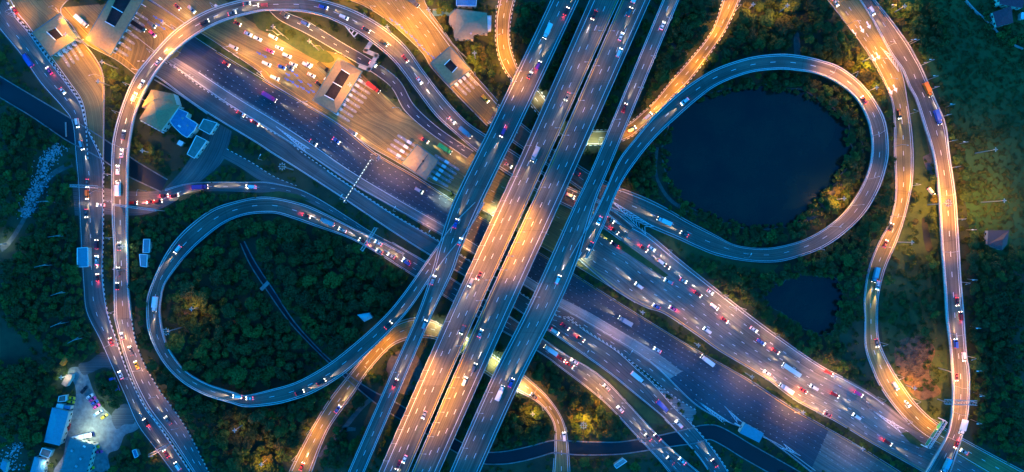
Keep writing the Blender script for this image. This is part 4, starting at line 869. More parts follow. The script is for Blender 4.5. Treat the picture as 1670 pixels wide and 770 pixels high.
for a in [
 (300,533,24,2500,WARM,'tall mast lamp among trees at the left end of the lower loop',1),
 (478,277,22,1200,PINK,'tall mast lamp beside the side road left of the lit gantry',1),
 (1513,334,22,52000,SOD,'tall mast lamp left of the raised right-hand ramp',1),
 (1478,628,10,15000,SOD,'bright orange mast lamp beside the pile of bare earth'),
 (1357,326,17,24000,SOD,'mast lamp in the round tree beside the large pond'),
 (948,684,15,26000,SOD,'mast lamp among the yellow lit trees at bottom centre',1),
 (1600,330,22,40000,SOD,'mast lamp in the yellow lit bushes right of the raised ramp'),
 (1590,250,20,8000,SOD,'mast lamp in the green field right of the raised ramp'),
 (1455,22,15,12000,SOD,'mast lamp at the top right beside the east road'),
 (1400,104,16,30000,SOD,'mast lamp in the wood left of the east road'),
 (1412,150,14,16000,SOD,'mast lamp between the pond loop and the east branch'),
 (1465,395,16,16000,SOD,'mast lamp in the grass right of the east branch'),
 (1530,600,15,16000,SOD,'mast lamp in the grass left of the raised ramp lower down'),
 (440,745,16,14000,SOD,'mast lamp in the trees near the bottom edge left of centre'),
 (400,690,18,4000,WARM,'added mast lamp in the wood below the lower left loop'),  # added to bring warm light into the woods
 (240,165,16,20000,SOD,'mast lamp between the arching ramp and the tan building'),
 (250,250,14,3500,SOD,'added mast lamp in the trees below the tan building'),
 (1265,25,20,15000,SOD,'added mast lamp in the upper wood above the pond loop'),
 (1215,20,16,9000,SOD,'mast lamp right of the upper orange curling road'),
 (330,500,16,6000,SOD,'added mast lamp in the wood inside the lower left loop'),
 (975,640,14,16000,SOD,'mast lamp between the lower ramps and the yellow trees'),
 (868,668,12,9000,SOD,'mast lamp left of the lower curling road'),
 (180,140,14,6000,SOD,'mast lamp in the green verge beside the square canopy road'),
 (192,112,18,26000,SOD,'added fill light mast on the verge below the top edge plaza'),  # golden fill light added for the plaza above
 (168,672,9,4500,COOL,'white mast lamp at the depot gate'),
 (150,705,9,5500,COOL,'white mast lamp over the depot warehouse corner'),
 (112,612,8,2200,COOL,'white mast lamp at the top of the depot'),
 (82,755,7,2200,WHITE,'warm white mast lamp between the depot sheds at the bottom'),
 (10,398,7,1200,COOL,'white mast lamp beside the path at the left edge'),
 (212,402,9,1200,COOL,'white mast lamp right of the straight ramp on the left'),
 (583,150,22,26000,WARM,'tall mast lamp at the lower right corner of the largest toll canopy'),
 (520,82,22,60000,SOD,'added tall fill light mast on the verge above the largest toll canopy'),  # this and the orange masts below: golden fill added over the toll plazas
 (462,58,20,26000,SOD,'added tall fill light mast on the verge under the arching ramp'),
 (138,70,20,30000,SOD,'added tall fill light mast between the two upper left toll canopies'),
 (290,52,20,30000,SOD,'added tall fill light mast at the median beside the top edge plaza'),
 (640,58,20,36000,SOD,'added tall fill light mast in the trees left of the diamond canopy approach'),
 (704,30,18,30000,SOD,'added tall fill light mast at the villa garden corner'),
 (776,98,18,22000,SOD,'added tall fill light mast between the diamond canopy and the villa'),
 (656,262,18,16000,WARM,'mast lamp left of the plain tan canopy'),
 (625,262,16,6000,WARM,'mast lamp between plaza and dark highway'),
 (1042,506,14,4500,PINK,'mast lamp in the hedge row nearest the rightmost viaduct'),
 (1130,558,14,5000,PINK,'mast lamp in the hedge row, second from the viaducts'),
 (1215,608,14,7500,PINK,'mast lamp in the hedge row, third from the viaducts'),
 (1296,664,14,13000,WARM,'mast lamp in the hedge row, fourth from the viaducts'),
 (1390,722,14,4000,PINK,'mast lamp in the hedge row, last before the green gantry'),
 (1190,500,14,11000,PINK,'mast lamp on the upper edge of the wide road below the small pond'),
 (1345,608,14,13000,PINK,'mast lamp on the upper edge of the wide road near the east branch')]:
    mast(*a[:6],ring=len(a)>6)
# unlit roadside poles with arms seen against the grass
def pole(px,py,h,rz,lab):
    t=thing('lamp_post',lab,'lamp post',P(px,py,0),math.radians(rz),'unlit lamp posts'); mb=MB(); mb.tube((0,0,0),(0,0,h),.16,.1); mb.tube((0,0,h-.1),(2.2,0,h+.3),.08,.06,6); mb.build('pole',M['metal'],t)
    mb=MB(); mb.box((2.5,0,h+.3),(1.2,.45,.2),taper=.8); mb.build('lamp_head',M['white'],t)
for i,(x,y) in enumerate([(1448,17),(1484,72),(1508,104),(1514,130),(1541,175),(1562,235),(1575,375),(1576,455),(1582,532),(1583,600),(1588,640),(1583,684)]):
    pole(x,y,11,180,f'unlit pale lamp post right of the raised ramp, {ordw(i)} from the top')
for i,(x,y) in enumerate([(430,262),(560,326),(402,197),(645,345),(700,383),(1023,575),(953,575),(1213,420)]):
    pole(x,y,10,60,f'thin pale lamp post beside the highway side road, {ordw(i)} in the row') 
# power line poles at the left
pp=[(95,262),(90,330),(110,385),(88,432),(114,476),(113,525),(140,550)]
for i,(x,y) in enumerate(pp):
    t=thing('utility_pole',f'utility pole with crossarm in the left wood, {ordw(i)} from the top','utility pole',P(x,y,0),math.radians(5*i),'utility poles in the left wood')
    mb=MB(); mb.tube((0,0,0),(0,0,14),.2,.14); mb.build('pole',M['concrete'],t)
    mb=MB(); mb.box((0,0,13.4),(7,.25,.25)); mb.box((0,0,12),(4,.2,.2)); mb.build('crossarm',M['concrete_d'],t)
mbw=MB()
for (a,b) in zip(pp[:-1],pp[1:]):
    for dx in (-3,0,3):
        A=P(*a,13.8)+Vector((dx,0,0)); B=P(*b,13.8)+Vector((dx,0,0)); m_=(A+B)/2-Vector((0,0,.7)); mbw.tube(A,m_,.03,n=4); mbw.tube(m_,B,.03,n=4)
tag(mbw.build('power_line',M['dark']),'thin power lines strung down through the left wood','power line')
# ------------------------------------------------------------------ vehicles
def loft(secs,mb,mi=0):
    """secs: list of (x, half width, z0, z1)"""
    rings=[]
    for x,hw,z0,z1,hwt in secs: rings.append([(x,-hw,z0),(x,-hw*1.0,(z0+z1)/2),(x,-hwt,z1),(x,hwt,z1),(x,hw,(z0+z1)/2),(x,hw,z0)])
    for a,b in zip(rings[:-1],rings[1:]):
        for i in range(6): j=(i+1)%6; mb.face([a[i],b[i],b[j],a[j]][::-1],mi=mi)
    mb.face(rings[0],mi=mi); mb.face(rings[-1][::-1],mi=mi)
def paint(name,c,metal=.2):
    m=mat('paint_'+name,c,.35,metal=metal); return m
PAINT={'white':paint('white',(.72,.72,.70),0),'silver':paint('silver',(.42,.44,.46),.5),'black':paint('black',(.015,.015,.018)),'grey':paint('grey',(.13,.14,.15),.4),'red':paint('red',(.42,.02,.02)),'blue':paint('blue',(.03,.10,.42)),
       'pink':paint('pink',(.75,.06,.28)),'yellow':paint('yellow',(.72,.48,.02)),'green':paint('green',(.05,.45,.10)),'cyan':paint('turquoise',(.06,.42,.5)),'maroon':paint('maroon',(.22,.02,.05)),'orange':paint('orange',(.75,.2,.02))}
MEX={}
def wheel_mesh(r=.34,w_=.24):
    mb=MB(); mb.tube((0,-w_/2,0),(0,w_/2,0),r,n=12); return mb
def meshes(kind):
    if kind in MEX: return MEX[kind]
    parts=[]
    L_,W_,Hh={'sedan':(4.6,1.8,1.45),'hatchback':(4.0,1.72,1.5),'pickup':(5.2,1.85,1.7),'van':(5.0,1.9,2.0),'truck':(8.5,2.4,3.1),'bus':(11.5,2.5,3.2)}[kind]
    h2=W_/2; x0,x1=-L_/2,L_/2; b=MB()
    if kind in('sedan','hatchback'):
        loft([(x0,h2*.78,.35,.78,h2*.70),(x0+.25,h2*.95,.25,.95,h2*.85),(x0+.9,h2,.22,.98,h2*.92),(x1-1.3,h2,.22,.95,h2*.92),(x1-.35,h2*.93,.25,.82,h2*.82),(x1,h2*.72,.35,.66,h2*.62)],b)
        c=MB(); tail=x0+(.55 if kind=='sedan' else .15); loft([(tail,h2*.80,.90,.97,h2*.74),(tail+.65,h2*.84,.90,1.40,h2*.68),(x1-2.15,h2*.84,.90,1.42,h2*.68),(x1-1.30,h2*.82,.90,.97,h2*.74)],c)
        rf=MB(); loft([(tail+.6,h2*.66,1.39,1.42,h2*.62),(tail+.75,h2*.68,1.39,1.47,h2*.62),(x1-2.3,h2*.68,1.39,1.47,h2*.62),(x1-2.1,h2*.66,1.39,1.43,h2*.62)],rf)
    elif kind=='pickup':
        loft([(x0,h2*.95,.4,1.05,h2*.93),(x1-1.3,h2,.35,1.08,h2*.92),(x1-.3,h2*.94,.35,.98,h2*.85),(x1,h2*.8,.4,.85,h2*.7)],b)
        b.box((x0+.06,0,1.2),(.1,W_*.92,.3)); b.box((x0+.95,h2*.9,1.2),(1.8,.1,.3)); b.box((x0+.95,-h2*.9,1.2),(1.8,.1,.3))
        c=MB(); loft([(x0+1.85,h2*.82,1.0,1.10,h2*.78),(x0+2.1,h2*.84,1.0,1.62,h2*.7),(x1-2.1,h2*.84,1.0,1.64,h2*.7),(x1-1.25,h2*.82,1.0,1.1,h2*.78)],c)
        rf=MB(); loft([(x0+2.0,h2*.68,1.6,1.63,h2*.66),(x0+2.2,h2*.7,1.6,1.7,h2*.64),(x1-2.2,h2*.7,1.6,1.7,h2*.64),(x1-2.0,h2*.68,1.6,1.65,h2*.66)],rf)
    elif kind=='van':
        loft([(x0,h2*.92,.35,1.3,h2*.88),(x1-1.1,h2,.3,1.3,h2*.94),(x1-.2,h2*.94,.35,1.0,h2*.8),(x1,h2*.8,.4,.85,h2*.7)],b)
        c=MB(); loft([(x0+.03,h2*.86,1.2,1.85,h2*.8),(x1-1.6,h2*.88,1.2,1.92,h2*.8),(x1-.75,h2*.84,1.2,1.28,h2*.8)],c)
        rf=MB(); loft([(x0+.02,h2*.8,1.84,1.95,h2*.76),(x1-1.7,h2*.8,1.84,2.02,h2*.76),(x1-1.5,h2*.8,1.88,1.95,h2*.76)],rf)
    elif kind=='truck':
        loft([(x0,h2,.8,1.1,h2),(x1-2.0,h2,.8,1.1,h2)],b); b.box((x0+3.05,0,2.15),(6.1,W_,2.1))
        b.box((x0+3.05,0,3.23),(5.9,W_*.96,.06)); c=MB(); loft([(x1-2.0,h2*.92,1.5,2.1,h2*.85),(x1-.5,h2*.92,1.5,2.1,h2*.85),(x1-.02,h2*.88,1.5,1.6,h2*.85)],c)
        rf=MB(); loft([(x1-2.02,h2*.95,.6,1.52,h2*.95),(x1-.1,h2*.95,.6,1.52,h2*.93),(x1,h2*.9,.6,1.45,h2*.9)],rf); rf.box((x1-1.3,0,2.2),(1.4,W_*.86,.2),taper=.9)
    else:
        loft([(x0,h2*.96,.4,1.6,h2*.96),(x1-.2,h2,.4,1.6,h2),(x1,h2*.9,.5,1.5,h2*.9)],b)
        c=MB(); loft([(x0+.05,h2*.94,1.55,2.7,h2*.92),(x1-.3,h2*.96,1.55,2.7,h2*.92),(x1-.05,h2*.9,1.55,2.3,h2*.85)],c)
        rf=MB(); loft([(x0+.02,h2*.96,2.68,3.0,h2*.88),(x1-.25,h2*.96,2.68,3.0,h2*.88)],rf); rf.box((x0+3,0,3.15),(2.2,1.4,.3),taper=.85); rf.box((x0+7.5,0,3.12),(1.4,1.2,.24),taper=.85)
    hz={'truck':1.0,'bus':.95,'van':.95,'pickup':.95}.get(kind,.74)
    res={'L':L_,'W':W_,'hz':hz,'dual':kind}
    def me(mb,name,m):
        o=mb.build(name,m); d=o.data; bpy.data.objects.remove(o); return d
    res['cabin']=me(c,'window',M['glass']); res['wheel']=me(wheel_mesh(.34 if L_<6 else .48),'wheel',M['tyre'])
    hb=MB(); hb.box((0,0,0),(.42,.34,.16),taper=.8); res['headlight']=me(hb,'headlight',M['head'])
    tb=MB(); tb.box((0,0,0),(.28,.36,.16),taper=.85); res['tail']=me(tb,'taillight',M['tail'])
    res['headlight_off']=me(hb,'headlight',M['lens']); res['tail_off']=me(tb,'taillight',M['lens_red']); res['body']=b; res['roof']=rf; res['bm']={}
    MEX[kind]=res; return res
def bodymesh(kind,col):
    r=meshes(kind)
    if col not in r['bm']:
        o=r['body'].build('body',PAINT[col]); d=o.data; bpy.data.objects.remove(o)
        o=r['roof'].build('roof',PAINT['white'] if kind=='bus' else PAINT[col]); d2=o.data; bpy.data.objects.remove(o); r['bm'][col]=(d,d2)
    return r['bm'][col]
BEAM=bpy.data.lights.new('headlight_beam','SPOT'); BEAM.energy=15000*LAMP; BEAM.color=(1,.76,.44); BEAM.spot_size=math.radians(22); BEAM.spot_blend=.9; BEAM.shadow_soft_size=.25
BEAMC=bpy.data.lights.new('headlight_beam','SPOT'); BEAMC.energy=13000*LAMP; BEAMC.color=(1,.86,.66); BEAMC.spot_size=math.radians(22); BEAMC.spot_blend=.9; BEAMC.shadow_soft_size=.25
GLOW=bpy.data.lights.new('tail_glow','SPOT'); GLOW.energy=420*LAMP; GLOW.color=(1,.05,.10); GLOW.spot_size=math.radians(100); GLOW.spot_blend=1; GLOW.shadow_soft_size=.3
CARS=[]
def vehicle(kind,col,loc,rz,pitch=0,lights=True,beam=True,glow=False):
    r=meshes(kind); bd,rd=bodymesh(kind,col); name={'truck':'truck','bus':'bus','van':'van','pickup':'pickup_truck'}.get(kind,'car')
    t=thing(name,'',{'truck':'truck','bus':'bus','van':'van','pickup':'pickup'}.get(kind,'car'),loc,rz); t.rotation_euler=(0,-pitch,rz)
    def ad(nm,d,p=(0,0,0),par=t):
        o=bpy.data.objects.new(nm,d); COL.objects.link(o); o.parent=par; o.location=p; return o
    ad('body',bd); ad('roof' if kind!='truck' else 'cab',rd); ad('window',r['cabin'])
    wr=.34 if r['L']<6 else .48
    for sx in (-1,1):
        for sy in (-1,1): ad('wheel',r['wheel'],(sx*r['L']*.30,sy*(r['W']/2-.12),wr))
    zz=r['hz']
    for sy in (-1,1):
        ad('headlight',r['headlight' if lights else 'headlight_off'],(r['L']/2-.12,sy*r['W']*.36,zz))
        ad('taillight',r['tail' if lights else 'tail_off'],(-r['L']/2+.06,sy*r['W']*.38,zz+.12))
    if beam and lights:
        o=bpy.data.objects.new('headlight_beam',BEAM if random.random()<.65 else BEAMC); COL.objects.link(o); o.parent=t; o.location=(r['L']/2+.15,0,.8); o.rotation_euler=(0,math.radians(-90+9+0),0); o.rotation_euler=(math.radians(0),math.radians(-85),0)
    if glow:
        o=bpy.data.objects.new('tail_glow',GLOW); COL.objects.link(o); o.parent=t; o.location=(-r['L']/2-.2,0,.8); o.rotation_euler=(0,math.radians(55),0)
    return t
def car(zn,x,y,flow,kind='sedan',col=None,key=None,ground=False,beam=True):
    px,py=q(zn,x,y); hit=locate(px,py,key,ground)
    if hit is None: hit=locate(px,py,min(ROADS,key=lambda k:np.hypot(ROADS[k].C[:,0]-px,ROADS[k].C[:,1]-py).min()))
    r,i,v,_,z=hit; v=min(max(v,.08),.92)
    d=(r.lw[i+1]+r.rw[i+1]-r.lw[i-1]-r.rw[i-1])/2; d=Vector(d)
    # flow: 'u' up the picture, 'd' down it
    if (flow=='u')!=(d.y>0): d=-d
    rz=math.atan2(d.y,d.x); pitch=math.atan2(d.z,math.hypot(d.x,d.y))
    red=col in('red','pink','maroon')
    col=col or random.choice(['white','white','white','silver','silver','black','grey','grey','blue','red','maroon'])
    hw_=1.5/r.wid[i]; P_=P(px,py,z+.02)
    if r.wid[i]<14 or r.elev: v=min(max(v,hw_+.04),1-hw_-.04); pp_=Vector(r.lw[i])*(1-v)+Vector(r.rw[i])*v; P_=Vector((pp_.x,pp_.y,z+.02)); px,py=pix(P_)
    for (c_,p_,r_) in [(c[0],c[2],c[3]) for c in CARS]:
        if (Vector(p_)-P_).length<5.2: P_=P_+d.normalized()*5.5
    t=vehicle(kind,col,(P_.x,P_.y,P_.z),rz,pitch,beam=beam,glow=red)
    CARS.append((t,r.key,tuple(P_),rz,kind,col,px,py))
PX='z'
rd=random.Random(3)
def many(zn,lst,flow,**kw):
    for e in lst:
        x,y=e[0],e[1]; col=e[2] if len(e)>2 else None; kind=e[3] if len(e)>3 else rd.choice(['sedan','sedan','sedan','hatchback','pickup','van'])
        car(zn,x,y,flow,kind,col,**kw)
# arching ramp
many('z1',[(765,300),(690,405),(655,465,'white','van'),(598,655),(588,745),(1115,70)],'u'); many('z1',[(985,115),(1195,20)],'u')
many('z2',[(90,25),(390,35),(475,85,'white','van'),(585,145),(670,208),(775,285),(838,390),(990,580),(1060,640,'silver','truck')],'d',key='top_ramp')
many('z5',[(572,80),(577,170,'white','truck'),(568,205),(577,455),(573,580),(562,650)],'u')
many('b1',[(635,190),(662,255,'yellow','sedan'),(815,520),(590,110)],'u')
# far left road and crossing
many('z1',[(75,50,'red','sedan'),(125,285,'blue','truck'),(245,345,'pink','sedan')],'u'); many('z1',[(305,440),(385,600,'white','van'),(395,700)],'d')
many('z5',[(425,145),(424,200,'orange','van'),(420,290)],'d'); many('z5',[(470,440),(472,520),(480,575),(483,615,'red')],'u')
many('z5',[(490,250,'white','sedan'),(640,240),(680,238,'red'),(722,240,'red'),(755,228,'red'),(690,215,'red')],'u',key='crossing')
many('z5',[(965,155,'pink','truck')],'u',key='ramp_mid'); many('z6',[(30,158),(70,158,'white','van')],'u',key='ramp_mid')
many('b1',[(540,140),(585,300),(805,680)],'u'); many('b1',[(705,520,'red'),(860,745,'white','van')],'u')
# plazas
many('z1',[(400,105,'white','truck')],'d',key='toll_road_b'); many('z1',[(740,165,'pink','sedan'),(770,190,'white','sedan'),(675,130,'black','truck'),(700,95,'grey','van')],'d',key='toll_road_b',beam=False)
many('z1',[(860,35),(895,15)],'d'); many('z1',[(1130,230),(1200,165,'white','sedan'),(1150,115),(1060,40)],'d',key='north_road')
many('z2',[(122,248,'pink','sedan'),(165,232,'white','sedan'),(203,270,'white','pickup'),(190,293,'white','sedan'),(257,293,'white','pickup'),(238,320,'white','sedan'),(288,348,'black','sedan'),(328,378,'black','sedan'),(178,325,'blue','sedan'),(130,290,'grey','sedan'),(385,330,'black','truck')],'d',key='north_road',beam=False)
many('z2',[(330,335,'white','van'),(20,167,'white','sedan'),(95,160,'white','van'),(100,210),(105,310,'white','van'),(145,378,'white','van'),(620,425,'red','truck'),(965,720,'green','truck'),(870,680,'red')],'d',key='north_road')
many('z2',[(290,395,'white','van'),(520,640)],'d',key='north_road')
many('z2',[(640,262,'white','sedan'),(190,62),(285,110,'blue','van')],'d',key='gap_road')
many('z2',[(1160,478,'yellow','pickup'),(810,10,'grey','truck')],'d',key='north_toll_road')
# highway
many('z1',[(1095,310,'red'),(1165,550,'red')],'d'); many('z2',[(120,470,'pink','truck'),(10,570,'red')],'d'); many('z2',[(440,680),(330,690,'grey','sedan')],'d'); many('z6',[(840,180,'silver','van')],'d')
many('z6',[(290,300,'red')],'d',key='left_loop'); many('z6',[(470,370),(440,350,'silver','truck')],'u',key='left_loop'); many('z6',[(570,395),(680,450),(710,505),(780,530),(820,548),(480,318,'red')],'u',key='ramp_low')
# viaducts
many('z3',[(275,155,'white','truck'),(60,640,'pink','van')],'d',key='viaduct_a'); many('z3',[(365,70,'red'),(190,360),(230,325,'pink','van')],'u',key='viaduct_a')
many('z6',[(1018,330),(1040,440),(905,590)],'u',key='viaduct_a'); many('b2',[(870,60,'silver','van'),(725,330,'red','sedan')],'u',key='viaduct_a')
many('b2',[(690,60),(385,335),(270,385)],'u',key='left_loop'); many('b2',[(20,410)],'d',key='left_loop')
many('z5',[(860,465,'white','van')],'d',key='left_loop'); many('z5',[(760,720,'white','truck')],'d',key='left_loop'); many('b1',[(1190,400,'white','van')],'u',key='left_loop')
many('z3',[(500,70),(370,480),(215,745,'silver','truck')],'d',key='viaduct_b'); many('z6',[(1090,620,'silver','van'),(1130,580)],'d',key='viaduct_b'); many('b2',[(1050,95),(865,500),(770,715),(760,690)],'d',key='viaduct_b')
many('z3',[(670,60),(680,20,'white','truck'),(620,260),(610,230)],'u',key='viaduct_c'); many('b2',[(1135,80,'silver','sedan'),(1060,320,'white','van'),(1105,265)],'u',key='viaduct_c')
many('z3',[(830,130),(645,510)],'u',key='viaduct_d'); many('z7',[(325,615,'white','van')],'u',key='viaduct_d'); many('b3',[(45,390,'white','truck'),(100,350)],'u',key='viaduct_d')
many('z3',[(940,490)],'d',key='pond_loop'); many('z4',[(620,485)],'u',key='pond_loop'); many('z3',[(765,560),(690,625)],'u',key='curl_road_upper')
many('z4',[(655,75,'white','van'),(480,15)],'d'); many('z4',[(920,430,'orange','truck'),(970,570,'blue','truck')],'d',key='east_flyover'); many('z4',[(785,560)],'d',key='east_branch')
many('z8',[(670,580,'cyan','truck'),(685,640)],'d',key='east_branch'); many('z8',[(735,350),(720,440)],'u',key='east_branch'); many('z8',[(1065,710,'red')],'d',key='east_flyover')
many('b4',[(685,145),(770,355,'white','van'),(825,430)],'d',key='east_branch'); many('b4',[(1060,150),(1085,20,'red','van')],'u',key='east_flyover'); many('b4',[(1110,220,'white','van'),(1100,560,'white','truck'),(1070,650,'red','sedan'),(1010,735,'cyan','truck'),(1060,310,'maroon')],'d',key='east_flyover')
# right hand roads
many('z7',[(580,325,'red'),(605,380,'red'),(740,460,'red'),(850,545,'red'),(1000,680,'red')],'d'); many('z7',[(480,460),(740,430),(790,500,'white','van'),(930,615),(1060,670),(1080,740,'white','van'),(525,325)],'d')
many('z7',[(715,640,'white','van'),(800,740),(900,640)],'u'); many('z7',[(880,750,'pink','sedan')],'u'); many('z7',[(598,440,'maroon','sedan')],'u',key='north_road')
many('z7',[(425,92),(430,112)],'u',key='pond_loop'); many('z7',[(90,60),(385,205)],'d',key='top_ramp'); many('z7',[(398,235,'red')],'d',key='top_ramp')
many('z7',[(835,330,'white','truck'),(915,395)],'u',key='pond_loop')
many('b3',[(360,65),(310,90,'white','van'),(700,290,'white','truck'),(830,450,'blue','truck')],'d',key='collector'); many('b3',[(435,125,'red')],'d',key='collector'); many('b3',[(910,540),(1080,720)],'u',key='collector')
many('b3',[(290,150,'white','truck'),(405,235),(560,360),(625,470),(760,600),(805,600),(925,715,'white','sedan'),(900,745)],'u',key='ramp_low'); many('b3',[(340,220,'red')],'d',key='ramp_low'); many('b3',[(305,205,'red')],'d',key='ramp_low')
many('b3',[(650,40,'silver','truck'),(805,180)],'u',key='highway'); many('b3',[(1045,230,'white','truck')],'u',key='highway'); many('b3',[(1045,85,'white','van')],'u',key='east_road'); many('b3',[(1130,35,'red')],'d',key='east_road')
many('b4',[(85,80),(80,115)],'d',key='east_road'); many('b4',[(190,185,'red'),(445,290,'red','van'),(475,395,'red','van'),(325,375,'red'),(590,390,'pink','van'),(730,625,'red')],'d',key='east_road')
many('b4',[(265,275,'white','bus'),(240,365,'white','truck'),(375,360,'white','van'),(580,500,'white','van'),(150,290),(440,490)],'u',key='east_road'); many('b4',[(1100,670)],'u',key='east_road')
many('b2',[(447,465),(275,735)],'u',key='curl_road_lower'); many('b3',[(362,608,'white','van')],'u',key='curl_road_lower',beam=False); many('b3',[(200,405,'grey','sedan')],'u',key='curl_road_lower')
nameof={'sedan':'sedan','hatchback':'hatchback','pickup':'pickup','van':'van','truck':'box truck','bus':'long bus'}
for k in ROADS:
    cs=sorted([c for c in CARS if c[1]==k],key=lambda c:(c[2][1]*-1 if k not in('highway','north_road') else c[2][0]))
    for i,c in enumerate(cs):
        cc='turquoise' if c[5]=='cyan' else c[5]
        c[0]['label']=f'{cc} {nameof[c[4]]} on {RN[k]}, {ordw(i)} vehicle from its {"top" if k not in ("highway","north_road") else "left"} end'
        c[0]['group']='vehicles on the roads'
# parked at the depot
for kind,col,x,y,a,lab in [('sedan','yellow',443,220,-10,'yellow taxi parked beside the brown shed, upper of the pair'),('sedan','yellow',438,248,-10,'yellow taxi parked beside the brown shed, lower of the pair'),
   ('sedan','white',578,208,35,'white car at the upper end of the parked depot row'),('sedan','pink',598,229,33,'pink taxi in the parked depot row, second from the top'),('sedan','blue',613,254,33,'blue car between two pink taxis in the depot row'),
   ('sedan','pink',628,282,33,'pink taxi in the parked depot row, beside the white van'),('van','white',643,330,33,'white van parked between a pink taxi and a yellow taxi'),('sedan','yellow',685,357,33,'yellow taxi at the lower end of the parked depot row'),
   ('pickup','black',538,158,50,'black pickup in the depot lane above the parked row'),('sedan','red',420,432,75,'red car parked beside the blue roofed workshop'),('bus','blue',535,500,12,'blue bus parked at the top edge of the teal warehouse'),
   ('sedan','yellow',622,572,-30,'yellow taxi at the corner of the teal warehouse'),('sedan','pink',645,618,5,'pink taxi driving beside the teal warehouse'),('sedan','yellow',583,738,10,'yellow taxi near the bottom edge right of the warehouse'),
   ('truck','orange',412,-75,60,'orange truck parked at the top of the depot lane'),('truck','blue',768,118,-68,'long blue box truck parked beside the left road near the depot')]:
    p=P(20+x/4.53,600+y/4.53,.06); t=vehicle(kind,col,p,math.radians(a),lights=False,beam=False); t['label']=lab; t['group']='vehicles parked at the depot'
for x,y,a,col in ((q('z8',940,185)+(-50,'white')),(q('b3',0,0)+(0,'white')))[:1]:
    p=P(x,y,.05); t=vehicle('van',col,p,math.radians(a),beam=False); t['label']='white van parked on the grass left of the raised right ramp'
# ------------------------------------------------------------------ trees
def crown_np(seed,nl=7,n=1500,leaf=.55,flat=.75):
    """unit crown (radius ~1, centre height 0): leaf clumps spread over uneven lobes"""
    r=np.random.default_rng(seed); lob=[]
    for i in range(nl):
        a=r.uniform(0,2*np.pi); d=r.uniform(.25,.72)*(i>0); lob.append((d*np.cos(a),d*np.sin(a),r.uniform(-.25,.35),r.uniform(.28,.5) if i else .6))
    V_=[];k=0
    w_=np.array([l[3]**2 for l in lob]); w_/=w_.sum(); idx=r.choice(nl,n,p=w_)
    dirs=r.normal(size=(n,3)); dirs/=np.linalg.norm(dirs,axis=1)[:,None]; dirs[:,2]=np.where(r.random(n)<.72,np.abs(dirs[:,2]),dirs[:,2])
    rad=r.uniform(.72,1.08,n); L=np.array(lob)[idx]
    c=L[:,:3]+dirs*(L[:,3]*rad)[:,None]; c[:,2]*=flat
    nrm=dirs+r.normal(0,.55,(n,3)); nrm/=np.linalg.norm(nrm,axis=1)[:,None]
    t=np.cross(nrm,r.normal(size=(n,3))); t/=np.linalg.norm(t,axis=1)[:,None]; b=np.cross(nrm,t)
    s=leaf*r.uniform(.6,1.4,n)[:,None]
    q_=np.stack([c-t*s,c-b*s*.7,c+t*s,c+b*s*.7],1)    # n,4,3
    return q_
def quads_mesh(name,Q):
    n=len(Q); me=bpy.data.meshes.new(name); me.vertices.add(n*4); me.vertices.foreach_set('co',Q.reshape(-1).astype(np.float32))
    me.loops.add(n*4); me.loops.foreach_set('vertex_index',np.arange(n*4,dtype=np.int32)); me.polygons.add(n); me.polygons.foreach_set('loop_start',np.arange(0,n*4,4,dtype=np.int32)); me.polygons.foreach_set('loop_total',np.full(n,4,dtype=np.int32))
    me.update(calc_edges=True); return me
CR=[crown_np(s,nl,1700,.085,fl) for s,nl,fl in ((1,8,.75),(2,10,.7),(3,7,.9),(4,12,.7),(5,6,.95),(6,9,.8),(7,11,.65),(8,5,1.0))]
CRm=[]
for c in CR:
    for k_ in ('leaf','leaf_b','leaf','leaf_c'):
        m_=quads_mesh('crown',c); m_.materials.append(M[k_]); CRm.append(m_)
def trunk_mesh():
    mb=MB(); mb.tube((0,0,0),(0.02,0,.45),.05,.035,7); mb.tube((.02,0,.43),(.05,.02,.85),.035,.02,6)
    for a,h0 in ((.4,.5),(2.4,.55),(4.4,.6)): mb.tube((.02,0,h0),(.35*math.cos(a),.35*math.sin(a),h0+.3),.022,.01,5)
    o=mb.build('trunk',M['bark']); d=o.data; bpy.data.objects.remove(o); return d
TR=trunk_mesh()
ELEV=np.zeros((770,1670),np.float32)
